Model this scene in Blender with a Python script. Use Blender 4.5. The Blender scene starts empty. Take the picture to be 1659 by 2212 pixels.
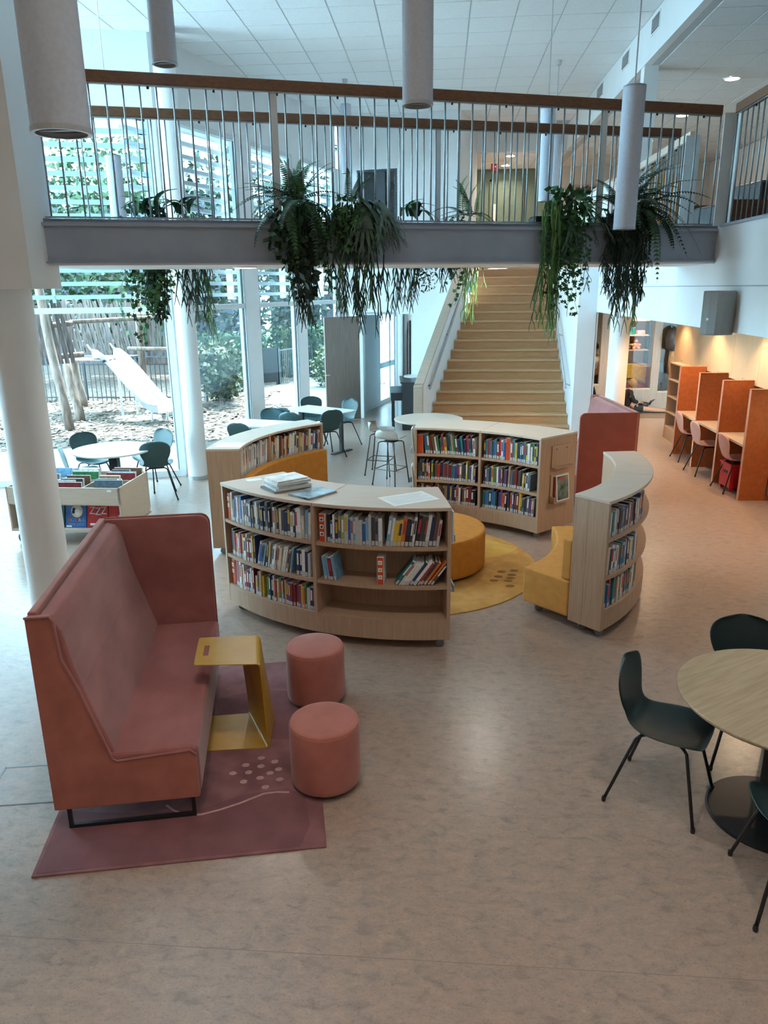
import bpy, bmesh, math, random
from mathutils import Matrix, Vector
from math import sin, cos, pi, radians as rad, atan2, hypot

SC = bpy.context.scene
COL = SC.collection
rnd = random.Random(7)

# ------------------------------------------------------------------ camera
cam_d = bpy.data.cameras.new('camera')
cam = bpy.data.objects.new('camera', cam_d)
COL.objects.link(cam)
cam_d.sensor_fit = 'VERTICAL'
cam_d.sensor_height = 24.0
cam_d.lens = 1620.0 / 2212.0 * 24.0
cam_d.clip_end = 200
PITCH, ROLL, YAW = math.atan((1106 - 624) / 1620.0), rad(0.65), rad(4.3)
_F = Vector((0, cos(PITCH), -sin(PITCH))); _U0 = Vector((0, sin(PITCH), cos(PITCH))); _R0 = Vector((1, 0, 0))
_R = _R0 * cos(ROLL) - _U0 * sin(ROLL); _U = _U0 * cos(ROLL) + _R0 * sin(ROLL)
_M = Matrix.Rotation(YAW, 3, 'Z')
_R, _U, _F = _M @ _R, _M @ _U, _M @ _F
cam.matrix_world = Matrix(((_R.x, _U.x, -_F.x, 0), (_R.y, _U.y, -_F.y, 0), (_R.z, _U.z, -_F.z, 2.85), (0, 0, 0, 1)))
SC.camera = cam

# ------------------------------------------------------------------ world, sun, exposure
W = bpy.data.worlds.new('sky'); SC.world = W; W.use_nodes = True
bg = W.node_tree.nodes['Background']
bg.inputs['Color'].default_value = (0.56, 0.85, 1.0, 1)
bg.inputs['Strength'].default_value = 4.3
SUN = bpy.data.lights.new('sun', 'SUN'); SUN.energy = 5.0; SUN.angle = rad(0.6); SUN.color = (1.0, 0.95, 0.86)
sun = bpy.data.objects.new('sun', SUN); COL.objects.link(sun)
sun.rotation_euler = Vector((-0.12, -0.50, -0.84)).to_track_quat('-Z', 'Y').to_euler()
SC.view_settings.view_transform = 'Standard'
SC.view_settings.look = 'None'
SC.view_settings.gamma = 1.0
SC.view_settings.use_curve_mapping = False
SC.view_settings.exposure = 2.25
SC.cycles.use_denoising = True
SC.cycles.max_bounces = 7
SC.cycles.diffuse_bounces = 4
SC.cycles.glossy_bounces = 3
SC.cycles.transparent_max_bounces = 10
SC.cycles.use_adaptive_sampling = True
SC.cycles.adaptive_threshold = .07
SC.cycles.sample_clamp_indirect = 6.0
SC.cycles.caustics_reflective = False
SC.cycles.caustics_refractive = False

def window_portal(name, p0, p1, z0, z1, inward):
    """a portal lamp filling a glazed opening, so that the sky is sampled through it"""
    d = bpy.data.lights.new(name, 'AREA'); d.shape = 'RECTANGLE'
    L = hypot(p1[0] - p0[0], p1[1] - p0[1]); d.size = L; d.size_y = z1 - z0
    d.cycles.is_portal = True
    o = bpy.data.objects.new(name, d); COL.objects.link(o)
    o.location = ((p0[0] + p1[0]) / 2 + inward[0] * .06, (p0[1] + p1[1]) / 2 + inward[1] * .06, (z0 + z1) / 2)
    o.rotation_euler = Vector((inward[0], inward[1], 0)).to_track_quat('-Z', 'Z').to_euler()
    return o

# ------------------------------------------------------------------ materials
MATS = {}
def lin(c):
    return tuple(((x / 12.92) if x <= 0.04045 else ((x + 0.055) / 1.055) ** 2.4) for x in c)
def mat(name, col, rough=.6, var=.06, scale=12, metal=0., bump=0., bscale=None, spec=.5, stretch=None, emit=0., col2=None, sheen=0., detail=3):
    """plain procedural surface: noise between two tones, optional fine relief"""
    if name in MATS: return MATS[name]
    m = bpy.data.materials.new(name); m.use_nodes = True
    nt = m.node_tree; n = nt.nodes; l = nt.links
    b = n['Principled BSDF']
    b.inputs['Roughness'].default_value = rough; b.inputs['Metallic'].default_value = metal
    b.inputs['Specular IOR Level'].default_value = spec
    if sheen:
        b.inputs['Sheen Weight'].default_value = sheen; b.inputs['Sheen Roughness'].default_value = .4
    tc = n.new('ShaderNodeTexCoord'); mp = n.new('ShaderNodeMapping')
    l.new(tc.outputs['Object'], mp.inputs['Vector'])
    if stretch: mp.inputs['Scale'].default_value = stretch
    nz = n.new('ShaderNodeTexNoise'); nz.inputs['Scale'].default_value = scale; nz.inputs['Detail'].default_value = detail
    l.new(mp.outputs['Vector'], nz.inputs['Vector'])
    cr = n.new('ShaderNodeValToRGB')
    c1 = tuple(max(0, x * (1 - var)) for x in col[:3]); c2 = col2 or tuple(x * (1 + var) for x in col[:3])
    cr.color_ramp.elements[0].position = .36; cr.color_ramp.elements[1].position = .64
    cr.color_ramp.elements[0].color = (*c1, 1); cr.color_ramp.elements[1].color = (*c2, 1)
    l.new(nz.outputs['Fac'], cr.inputs['Fac']); l.new(cr.outputs['Color'], b.inputs['Base Color'])
    if bump:
        n2 = n.new('ShaderNodeTexNoise'); n2.inputs['Scale'].default_value = bscale or scale * 6; n2.inputs['Detail'].default_value = 4
        l.new(mp.outputs['Vector'], n2.inputs['Vector'])
        bp = n.new('ShaderNodeBump'); bp.inputs['Strength'].default_value = bump; bp.inputs['Distance'].default_value = .01
        l.new(n2.outputs['Fac'], bp.inputs['Height']); l.new(bp.outputs['Normal'], b.inputs['Normal'])
    if emit:
        b.inputs['Emission Color'].default_value = (*col[:3], 1); b.inputs['Emission Strength'].default_value = emit
    MATS[name] = m
    return m
def mat_wood(name, ca, cb, rough=.45, stretch=(1.5, 14, 14), scale=3.0):
    """long grain along local x of the given stretch"""
    if name in MATS: return MATS[name]
    m = mat(name, ca, rough, scale=scale, col2=cb, stretch=stretch, detail=6)
    nt = m.node_tree; n = nt.nodes; l = nt.links
    cr = [x for x in n if x.type == 'VALTORGB'][0]
    cr.color_ramp.elements[0].color = (*ca, 1); cr.color_ramp.elements[1].color = (*cb, 1)
    cr.color_ramp.elements[0].position = .3; cr.color_ramp.elements[1].position = .7
    return m
def mat_glass(name, tint=(.9, .97, 1.0), refl=.03):
    if name in MATS: return MATS[name]
    m = bpy.data.materials.new(name); m.use_nodes = True
    nt = m.node_tree; n = nt.nodes; l = nt.links
    n.remove(n['Principled BSDF'])
    t = n.new('ShaderNodeBsdfTransparent'); t.inputs['Color'].default_value = (*tint, 1)
    g = n.new('ShaderNodeBsdfGlossy'); g.inputs['Roughness'].default_value = .02
    fr = n.new('ShaderNodeLayerWeight'); fr.inputs['Blend'].default_value = .25
    mm = n.new('ShaderNodeMath'); mm.operation = 'MULTIPLY'; mm.inputs[1].default_value = refl * 4
    ma = n.new('ShaderNodeMath'); ma.operation = 'ADD'; ma.inputs[1].default_value = refl * .4
    l.new(fr.outputs['Fresnel'], mm.inputs[0]); l.new(mm.outputs[0], ma.inputs[0])
    mx = n.new('ShaderNodeMixShader')
    l.new(ma.outputs[0], mx.inputs['Fac']); l.new(t.outputs[0], mx.inputs[1]); l.new(g.outputs[0], mx.inputs[2])
    l.new(mx.outputs[0], n['Material Output'].inputs['Surface'])
    MATS[name] = m
    return m
def mat_emit(name, col, strength):
    if name in MATS: return MATS[name]
    m = bpy.data.materials.new(name); m.use_nodes = True
    n = m.node_tree.nodes; n.remove(n['Principled BSDF'])
    e = n.new('ShaderNodeEmission'); e.inputs['Color'].default_value = (*col, 1); e.inputs['Strength'].default_value = strength
    m.node_tree.links.new(e.outputs[0], n['Material Output'].inputs['Surface'])
    MATS[name] = m
    return m
def mat_leaf(name, col, col2, rough=.5):
    m = mat(name, col, rough, scale=6, col2=col2)
    b = m.node_tree.nodes['Principled BSDF']
    b.inputs['Transmission Weight'].default_value = 0
    return m

M_WALL = mat('white paint', (.86, .875, .88), .7, .015, 3)
M_WALLW = mat('warm white paint', (.76, .73, .68), .7, .02, 3)
M_CEIL = mat('ceiling tile', (.87, .885, .89), .9, .03, 40, bump=.15, bscale=160)
M_GRID = mat('ceiling grid', (.60, .63, .64), .7, .02)
M_STEEL = mat('grey painted steel', (.37, .42, .51), .5, .05, 4)
M_FRAME = mat('white window frame', (.74, .78, .79), .45, .02)
M_FRAMED = mat('dark gasket', (.05, .055, .06), .5)
M_BAR = mat('galvanised bar', (.33, .36, .38), .35, .08, 30, metal=.55)
M_OAKRAIL = mat_wood('oak handrail', (.17, .075, .036), (.24, .112, .055), .45, (2, 20, 20))
M_OAK = mat_wood('oak veneer', (.40, .255, .165), (.50, .335, .225), .5, (40, 40, 1.6), 2.2)
M_OAKH = mat_wood('oak veneer laid flat', (.47, .345, .235), (.56, .425, .30), .45, (2, 26, 26), 2.0)
M_OAKL = mat_wood('pale oak veneer', (.56, .44, .345), (.64, .515, .41), .45, (2, 26, 26), 2.0)
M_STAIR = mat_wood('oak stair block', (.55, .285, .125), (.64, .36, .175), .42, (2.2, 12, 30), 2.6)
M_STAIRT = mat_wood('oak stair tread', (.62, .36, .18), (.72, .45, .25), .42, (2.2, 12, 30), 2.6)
M_CABW = mat_wood('oak cabinet veneer', (.50, .36, .22), (.58, .43, .27), .5, (26, 26, 1.2), 2.2)
M_ROSE = mat('rose velvet', (.325, .105, .094), .85, .08, 3.5, bump=.12, bscale=300, col2=(.40, .145, .13), sheen=.35, stretch=(1,.6,1), detail=5)
M_RUST = mat('rust wool', (.275, .060, .036), .9, .05, 7, bump=.2, bscale=260, col2=(.295, .067, .041))
M_TERRA = mat('terracotta velvet', (.365, .112, .078), .88, .06, 6, bump=.15, bscale=280, col2=(.42, .135, .095), sheen=.3)
M_SALM = mat('salmon velvet', (.40, .125, .092), .86, .06, 5, bump=.12, bscale=300, col2=(.45, .15, .112), sheen=.3)
M_BLACKM = mat('black metal', (.012, .012, .014), .4, .1)
M_MUST = mat('mustard powder coat', (.50, .27, .018), .38, .04, 8, spec=.6)
M_RUG = mat('rose rug', (.22, .085, .088), .95, .15, 5, bump=.3, bscale=350, col2=(.285, .12, .12))
M_RUGD = mat('rose rug dark field', (.19, .07, .075), .95, .12, 5, bump=.3, bscale=350)
M_RUGL = mat('pale rug dots', (.48, .28, .27), .95, .08, 40, bump=.3, bscale=350)
M_YRUG = mat('ochre rug', (.53, .28, .07), .95, .1, 6, bump=.3, bscale=350, col2=(.60, .335, .10))
M_YRUGL = mat('light ochre rug field', (.62, .38, .085), .95, .08, 6, bump=.3, bscale=350)
M_YRUGD = mat('brown rug dots', (.24, .125, .045), .95, .08, 30, bump=.3, bscale=350)
M_YELL = mat('ochre wool', (.60, .27, .055), .9, .06, 14, bump=.15, bscale=320)
M_ORNG = mat('orange wool', (.52, .21, .028), .9, .07, 14, bump=.15, bscale=320)
M_PETROL = mat('petrol green shell', (.012, .028, .029), .42, .05, 10)
M_PETROL_LIT = mat('petrol green shell window lit', (.032, .078, .082), .45, .05, 10)  # same plastic as the dark chairs, lightened for the window light on it
M_PINKS = mat('salmon shell', (.56, .26, .19), .5, .04, 10)
M_BEIGE = mat('beige shell', (.42, .37, .32), .55, .05, 10)
M_TTOP = mat_wood('oak table top', (.36, .255, .15), (.47, .345, .215), .42, (2, 22, 22), 2.0)
M_WTOP = mat('white laminate', (.78, .80, .80), .35, .015)
M_CARREL = mat('burnt orange felt', (.33, .078, .013), .9, .1, 20, bump=.2, bscale=300)
M_CAREDGE = mat('salmon felt edge', (.60, .25, .15), .8, .05, 20)
M_PAPER = mat('paper', (.85, .85, .83), .7, .02)
M_GREY = mat('grey plastic', (.20, .21, .22), .4, .05)
M_GREYL = mat('light grey metal', (.48, .50, .52), .4, .05, metal=.3)
M_RED = mat('red plastic', (.45, .015, .02), .35, .05)
M_SHADE = mat('pendant fabric', (.55, .59, .68), .8, .04, 60)
M_SHADE2 = mat('pendant inner', (.55, .55, .56), .6, .03)
M_GLASS = mat_glass('window glass')
M_GLASS2 = mat_glass('room glass', (.92, .94, .95), .02)
M_LAMP = mat_emit('warm lamp disc', (1.0, .86, .66), 14)
M_LAMPC = mat_emit('neutral lamp disc', (1.0, .96, .88), 9)

def mat_floor():
    m = bpy.data.materials.new('marbled linoleum'); m.use_nodes = True
    nt = m.node_tree; n = nt.nodes; l = nt.links; b = n['Principled BSDF']
    tc0 = n.new('ShaderNodeTexCoord'); tc = n.new('ShaderNodeMapping'); tc.inputs['Scale'].default_value = (.55, 1.0, 1.0)
    l.new(tc0.outputs['Object'], tc.inputs['Vector'])
    def noise(s, d, dist=0.):
        z = n.new('ShaderNodeTexNoise'); z.inputs['Scale'].default_value = s; z.inputs['Detail'].default_value = d
        z.inputs['Distortion'].default_value = dist; l.new(tc.outputs['Vector'], z.inputs['Vector']); return z
    def ramp(src, stops):
        r = n.new('ShaderNodeValToRGB'); e = r.color_ramp.elements
        e[0].position, e[0].color = stops[0][0], (*stops[0][1], 1); e[1].position, e[1].color = stops[-1][0], (*stops[-1][1], 1)
        for p, c in stops[1:-1]:
            k = e.new(p); k.color = (*c, 1)
        l.new(src.outputs['Fac'], r.inputs['Fac']); return r
    big = ramp(noise(20, 9, .8), [(.28, (.265, .195, .160)), (.45, (.345, .255, .208)), (.60, (.385, .272, .212)), (.75, (.41, .305, .24))])
    fine = ramp(noise(110, 6, 1.5), [(.30, (.72, .72, .74)), (.48, (1, 1, 1)), (.72, (1.12, 1.07, 1.02))])
    mx = n.new('ShaderNodeMix'); mx.data_type = 'RGBA'; mx.blend_type = 'MULTIPLY'; mx.inputs[0].default_value = 1.0
    l.new(big.outputs['Color'], mx.inputs[6]); l.new(fine.outputs['Color'], mx.inputs[7])
    l.new(mx.outputs[2], b.inputs['Base Color'])
    b.inputs['Roughness'].default_value = .28; b.inputs['Specular IOR Level'].default_value = .5
    return m
M_FLOOR = mat_floor()

# ------------------------------------------------------------------ mesh helpers
class MB:
    def __init__(s): s.v = []; s.f = []; s.mi = []; s.cur = 0
    def add(s, vs, fs, M=None):
        o = len(s.v)
        s.v += [tuple(M @ Vector(p)) if M is not None else tuple(p) for p in vs]
        s.f += [tuple(i + o for i in f) for f in fs]; s.mi += [s.cur] * len(fs)
        return s
    def box(s, a, b, M=None):
        x0, y0, z0 = a; x1, y1, z1 = b
        return s.add([(x0,y0,z0),(x1,y0,z0),(x1,y1,z0),(x0,y1,z0),(x0,y0,z1),(x1,y0,z1),(x1,y1,z1),(x0,y1,z1)],
                     [(0,3,2,1),(4,5,6,7),(0,1,5,4),(1,2,6,5),(2,3,7,6),(3,0,4,7)], M)
    def prism(s, poly, z0, z1, M=None):
        n = len(poly)
        a = sum(poly[i][0]*poly[(i+1)%n][1]-poly[(i+1)%n][0]*poly[i][1] for i in range(n))
        if a < 0: poly = poly[::-1]
        return s.add([(x,y,z0) for x,y in poly]+[(x,y,z1) for x,y in poly],
                     [tuple(range(n))[::-1], tuple(range(n,2*n))]+[(i,(i+1)%n,n+(i+1)%n,n+i) for i in range(n)], M)
    def wall(s, p0, p1, z0, z1, t, side=1):
        """upright slab from p0 to p1, thickness t to the left (side=1) or right (-1)"""
        dx, dy = p1[0]-p0[0], p1[1]-p0[1]; L = hypot(dx, dy); nx, ny = -dy/L*t*side, dx/L*t*side
        return s.prism([p0, p1, (p1[0]+nx, p1[1]+ny), (p0[0]+nx, p0[1]+ny)], z0, z1)
    def beam(s, p0, p1, w, h, up=(0,0,1)):
        """rectangular bar between two points, w sideways, h along up"""
        p0, p1 = Vector(p0), Vector(p1); d = (p1-p0); L = d.length; d.normalize()
        sd = d.cross(Vector(up)).normalized(); u = sd.cross(d).normalized()
        M = Matrix(((d.x,sd.x,u.x,p0.x),(d.y,sd.y,u.y,p0.y),(d.z,sd.z,u.z,p0.z),(0,0,0,1)))
        return s.box((0,-w/2,-h/2),(L,w/2,h/2),M)
    def tube(s, pts, r, n=8, cap=True):
        pts = [Vector(p) for p in pts]; rs = r if isinstance(r,(list,tuple)) else [r]*len(pts)
        rings = []; o = len(s.v); prev = None
        for i, p in enumerate(pts):
            d = (pts[min(i+1,len(pts)-1)]-pts[max(i-1,0)]).normalized()
            if prev is None:
                a = d.orthogonal().normalized()
            else:
                a = (prev - d*prev.dot(d)).normalized() if (prev - d*prev.dot(d)).length > 1e-6 else d.orthogonal().normalized()
            prev = a; b = d.cross(a)
            s.v += [tuple(p+(a*cos(2*pi*k/n)+b*sin(2*pi*k/n))*rs[i]) for k in range(n)]
        fs = []
        for i in range(len(pts)-1):
            for k in range(n):
                k2 = (k+1)%n; fs.append((o+i*n+k,o+i*n+k2,o+(i+1)*n+k2,o+(i+1)*n+k))
        if cap: fs += [tuple(o+k for k in range(n))[::-1], tuple(o+(len(pts)-1)*n+k for k in range(n))]
        s.f += fs; s.mi += [s.cur]*len(fs); return s
    def lathe(s, prof, n=24, M=None, cap=True):
        vs = []; fs = []
        for r, z in prof: vs += [(r*cos(2*pi*k/n), r*sin(2*pi*k/n), z) for k in range(n)]
        for i in range(len(prof)-1):
            for k in range(n):
                k2 = (k+1)%n; fs.append((i*n+k,i*n+k2,(i+1)*n+k2,(i+1)*n+k))
        if cap: fs += [tuple(range(n))[::-1], tuple((len(prof)-1)*n+k for k in range(n))]
        return s.add(vs, fs, M)
    def arc(s, c, r0, r1, a0, a1, z0, z1, n=14):
        """ring segment between radii r0,r1 and angles (deg)"""
        A = [rad(a0+(a1-a0)*i/n) for i in range(n+1)]
        poly = [(c[0]+r1*cos(a), c[1]+r1*sin(a)) for a in A]+[(c[0]+r0*cos(a), c[1]+r0*sin(a)) for a in reversed(A)]
        m = 2*(n+1); o = len(s.v)
        s.v += [(x,y,z0) for x,y in poly]+[(x,y,z1) for x,y in poly]
        fs = []
        for i in range(n):
            a, b, c2, d = i, i+1, m-2-i, m-1-i
            fs += [(o+a,o+d,o+c2,o+b),(o+m+a,o+m+b,o+m+c2,o+m+d)]
        for i in range(m):
            j = (i+1)%m; fs.append((o+i,o+j,o+m+j,o+m+i))
        if a1 < a0: fs = [f[::-1] for f in fs]
        s.f += fs; s.mi += [s.cur]*len(fs); return s
    def mesh(s, name, mats, smooth=False, angle=None):
        me = bpy.data.meshes.new(name); me.from_pydata(s.v, [], s.f)
        for m in (mats if isinstance(mats,(list,tuple)) else [mats]): me.materials.append(m)
        if any(s.mi): me.polygons.foreach_set('material_index', s.mi)
        if smooth: me.polygons.foreach_set('use_smooth', [True]*len(me.polygons))
        me.update()
        return me
    def obj(s, name, mats, parent=None, smooth=False, bevel=0, seg=2, angle=35, subsurf=0, solid=0, loc=None):
        return link(name, s.mesh(name, mats, smooth), parent, bevel, seg, angle, subsurf, solid, loc)

def link(name, me, parent=None, bevel=0, seg=2, angle=35, subsurf=0, solid=0, loc=None):
    o = bpy.data.objects.new(name, me); COL.objects.link(o)
    if parent is not None: o.parent = parent
    if loc is not None: o.location = loc
    if solid:
        m = o.modifiers.new('thickness','SOLIDIFY'); m.thickness = solid; m.offset = 0
    if subsurf:
        m = o.modifiers.new('smooth','SUBSURF'); m.levels = subsurf; m.render_levels = subsurf
    if bevel:
        m = o.modifiers.new('bevel','BEVEL'); m.width = bevel; m.segments = seg; m.limit_method = 'ANGLE'; m.angle_limit = rad(angle)
    return o
def tag(o, label, cat, group=None, kind=None):
    o['label'] = label; o['category'] = cat
    if group: o['group'] = group
    if kind: o['kind'] = kind
    return o
def thing(name, label, cat, loc=(0,0,0), rz=0., group=None, kind=None):
    o = bpy.data.objects.new(name, None); COL.objects.link(o); o.empty_display_size = .1
    o.location = loc; o.rotation_euler = (0,0,rz)
    return tag(o, label, cat, group, kind)
def struct(o, label, cat='structure'):
    o['label'] = label; o['category'] = cat; o['kind'] = 'structure'; return o
def copy_tree(o, parent=None):
    c = o.copy(); COL.objects.link(c); c.parent = parent
    for ch in o.children: copy_tree(ch, c)
    return c
def clone(root, loc, rz, label, group=None):
    c = copy_tree(root); c.location = loc; c.rotation_euler = (0,0,rz); c['label'] = label
    if group: c['group'] = group
    return c
ORD = ['first','second','third','fourth','fifth','sixth','seventh','eighth','ninth','tenth','eleventh','twelfth','thirteenth','fourteenth','fifteenth','sixteenth','seventeenth','eighteenth','nineteenth']
def ordinal(i):
    if i < 19: return ORD[i]
    tens = {2:'twent',3:'thirt',4:'fort',5:'fift'}
    t, u = divmod(i+1, 10)
    return tens[t]+'ieth' if u == 0 else tens[t]+'y-'+ORD[u-1]
def text_mesh(name, body, size, material, parent, M, extrude=.0015, align='CENTER'):
    cu = bpy.data.curves.new(name, 'FONT'); cu.body = body; cu.size = size; cu.extrude = extrude
    cu.align_x = align; cu.align_y = 'CENTER'; cu.resolution_u = 2
    t = bpy.data.objects.new(name, cu); COL.objects.link(t)
    me = bpy.data.meshes.new_from_object(t.evaluated_get(bpy.context.evaluated_depsgraph_get()))
    bpy.data.objects.remove(t); bpy.data.curves.remove(cu)
    me.materials.clear(); me.materials.append(material)
    o = link(name, me, parent)
    o.matrix_local = M
    return o
def frame_matrix(origin, xdir, ydir):
    x = Vector(xdir).normalized(); y = Vector(ydir).normalized(); z = x.cross(y)
    return Matrix(((x.x,y.x,z.x,origin[0]),(x.y,y.y,z.y,origin[1]),(x.z,y.z,z.z,origin[2]),(0,0,0,1)))
# ================================================================== STRUCTURE
ZC, ZL, ZU, ZS = 6.27, 5.74, 3.41, 2.42      # hall ceiling, gallery ceiling, upper floor, low soffit
K = (-4.06, 11.47)                            # corner of the glazed front
DA = (-.956, -.293); NA = (-.293, .956)       # glazed front A runs to the west, outward normal
DB = (.308, .951); NB = (-.951, .308)         # glazed front B runs away from the hall
A = lambda t, o=0.: (K[0]+DA[0]*t+NA[0]*o, K[1]+DA[1]*t+NA[1]*o)
B = lambda t, o=0.: (K[0]+DB[0]*t+NB[0]*o, K[1]+DB[1]*t+NB[1]*o)
E0 = (-2.2, 17.2)
CW = lambda x: (x, 17.2 - .193*(x+2.2))       # door wall line

floor = struct(MB().prism([(-9.6,-5),(7.6,-5),(7.6,24),(-.1,24),E0,K,A(5.8)], -.2, 0).obj('floor', M_FLOOR), 'mottled pinkish grey linoleum floor of the hall', 'floor')
MB().beam((-3.2,2.64,.0),(2.4,2.60,.0),.003,.001).obj('seam', mat('floor seam',(.25,.185,.155),.6), floor)
hatch = thing('floor_hatch', 'square metal framed floor hatch beside the near rose sofa', 'hatch', (-2.42,3.72,.0), rad(10))
for a, b in (((-.24,-.19),(.24,-.18)),((-.24,.18),(.24,.19)),((-.24,-.19),(-.23,.19)),((.23,-.19),(.24,.19))):
    MB().box((a[0],a[1],0),(b[0],b[1],.003)).obj('frame_strip', M_GREY, hatch)
MB().box((-.23,-.18,0),(.23,.18,.0015)).obj('cover', M_FLOOR, hatch)

# ---- ceilings with individual tiles
def tiled_ceiling(name, label, x0, x1, y0, y1, z, tx0, tx1, ty0, ty1, inside=lambda x, y: True):
    c = struct(MB().box((x0,y0,z),(x1,y1,z+.15)).obj(name, M_GRID), label, 'ceiling')
    me = MB().box((-.29,-.29,-.006),(.29,.29,.004)).mesh('ceiling_tile', M_CEIL)
    ix = int((tx1-tx0)/.6); iy = int((ty1-ty0)/.6)
    for i in range(ix):
        for j in range(iy):
            x, y = tx0+.6*(i+.5), ty0+.6*(j+.5)
            if inside(x, y):
                o = link('ceiling_tile', me, c); o.location = (x, y, z)
    # plain field beyond the tiles that can be told apart
    mb = MB()
    if ty0 > y0+.7: mb.box((x0+.01,y0+.01,z-.006),(x1-.01,ty0-.01,z))
    if tx0 > x0+.7: mb.box((x0+.01,max(ty0,y0+.01),z-.006),(tx0-.01,y1-.01,z))
    if mb.v: mb.obj('ceiling_field', M_CEIL, c)
    return c
RX0, RX1, RY0, RY1 = -6.6, -1.0, 5.8, 9.2        # unseen rooflight opening, added to brighten the near half of the hall
for nm, x0, x1, y0, y1 in (('east',RX1,2.75,-5,RY1),('west',-9.6,RX0,-5,RY1),('south',RX0,RX1,-5,RY0)):
    struct(MB().box((x0,y0,ZC),(x1,y1,ZC+.15)).obj('ceiling_%s' % nm, M_CEIL), 'white ceiling on the %s side of the added rooflight' % nm, 'ceiling')
rf = struct(MB().add([(RX0,RY0,8.6),(RX1,RY0,ZC+.15),(RX1,RY1,ZC+.15),(RX0,RY1,8.6),(RX0,RY0,8.75),(RX1,RY0,ZC+.3),(RX1,RY1,ZC+.3),(RX0,RY1,8.75)],[(0,1,2,3),(4,7,6,5),(0,4,5,1),(1,5,6,2),(2,6,7,3),(3,7,4,0)]).obj('added_roof_monitor', M_WALL), 'white sloping roof of the added unseen west facing rooflight', 'roof')
MX_ = Matrix(((1,0,0,0),(0,0,-1,0),(0,1,0,0),(0,0,0,1)))
for y in (RY0,RY1+.1): MB().prism([(RX0,ZC),(RX1,ZC),(RX1,ZC+.15),(RX0,8.6)], -y, -y+.1, MX_).obj('gable', M_WALL, rf)
wr = struct(MB().box((RX0-.06,RY0,ZC+.1),(RX0+.02,RY1,ZC+.2)).obj('window_14', M_FRAME), 'west facing glazing of the added unseen rooflight', 'window')
for k in range(5): MB().box((RX0-.05,RY0+(RY1-RY0-.06)*k/4,ZC+.2),(RX0+.01,RY0+(RY1-RY0-.06)*k/4+.06,8.6)).obj('jamb', M_FRAME, wr)
MB().box((RX0-.03,RY0,ZC+.2),(RX0-.02,RY1,8.6)).obj('pane', M_GLASS, wr)
window_portal('added_roof_portal', (RX0,RY0), (RX0,RY1), ZC+.2, 8.55, (1,0))
tiled_ceiling('ceiling', 'white tiled suspended ceiling high over the hall', -9.6, 2.75, 9.2, 18.45, ZC, -5.65, 2.75, 9.6, 18.3,
              lambda x, y: y < 11.9+ .30*(x+4.06)+.2 or x > -4.0+.324*(y-11.5)-.4)
tiled_ceiling('ceiling_gallery', 'lower white tiled ceiling over the upstairs gallery', 2.85, 6.8, -5, 21.2, ZL, 2.95, 6.8, 8.4, 21.0)
tiled_ceiling('ceiling_landing', 'tiled ceiling over the stair landing upstairs', .3, 2.85, 18.45, 21.2, ZL, .4, 2.85, 18.5, 21.0)
struct(MB().box((2.88,-5,ZS),(7.6,24,ZS+.08)).obj('ceiling_low', M_WALLW), 'low white ceiling over the study desks', 'ceiling')

# ---- walls
struct(MB().box((-9.6,-5.2,0),(7.6,-5,ZC)).obj('wall_back', M_WALLW), 'plain wall behind the hall', 'wall')
struct(MB().box((2.75,-5,ZL),(2.85,18.45,ZC+.1)).obj('wall_fascia', M_WALL), 'white ceiling fascia with vent grilles above the gallery edge', 'wall')
struct(MB().box((.3,18.36,ZL-.01),(2.85,18.44,ZC)).obj('wall_landing_fascia', M_WALL), 'white fascia above the stair landing', 'wall')
apron = struct(MB().box((2.75,-5,ZS),(2.87,13.9,ZU)).obj('wall_apron', M_WALL), 'white gallery front under the upstairs railing', 'wall')
MB().box((2.742,-5,2.838),(2.752,13.9,2.846)).obj('joint', M_STEEL, apron)
MB().box((2.735,-5,ZU-.012),(2.76,8.1,ZU+.004)).obj('edge_strip', M_STEEL, apron)
struct(MB().box((2.88,-5,ZU-.1),(6.8,21.2,ZU)).obj('floor_gallery', mat('grey carpet',(.12,.12,.125),.95,.1,60)), 'grey upstairs gallery floor', 'floor')
struct(MB().box((.9,18.35,ZU-.3),(2.75,21.2,ZU+.02)).obj('floor_landing', M_STAIR), 'upstairs landing floor at the stair head', 'floor')
struct(MB().box((6.6,-5,ZU),(6.8,21.2,ZL)).obj('wall_gallery', M_WALLW), 'warm white wall along the upstairs gallery', 'wall')
struct(MB().box((5.1,-5,0),(5.3,15.3,ZS)).obj('wall_right', M_WALLW), 'wall behind the study desks and cabinets', 'wall')
struct(MB().prism([(2.43,13.9),(2.75,13.9),(2.75,18.5),(2.43,18.5)], 0, ZU).obj('wall_stair_right', M_WALL), 'white wall on the right of the wooden stairs', 'wall')
struct(MB().box((2.70,13.25,ZU),(2.80,18.3,4.46)).obj('wall_parapet', M_WALL), 'solid white parapet upstairs beside the stairwell', 'wall')
MB().box((2.68,13.25,4.46),(2.82,18.3,4.50)).obj('parapet_cap', M_OAKL, bpy.data.objects['wall_parapet'])
MB().box((2.66,13.4,4.22),(2.70,18.2,4.28)).obj('parapet_rail', M_OAKL, bpy.data.objects['wall_parapet'])

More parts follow.
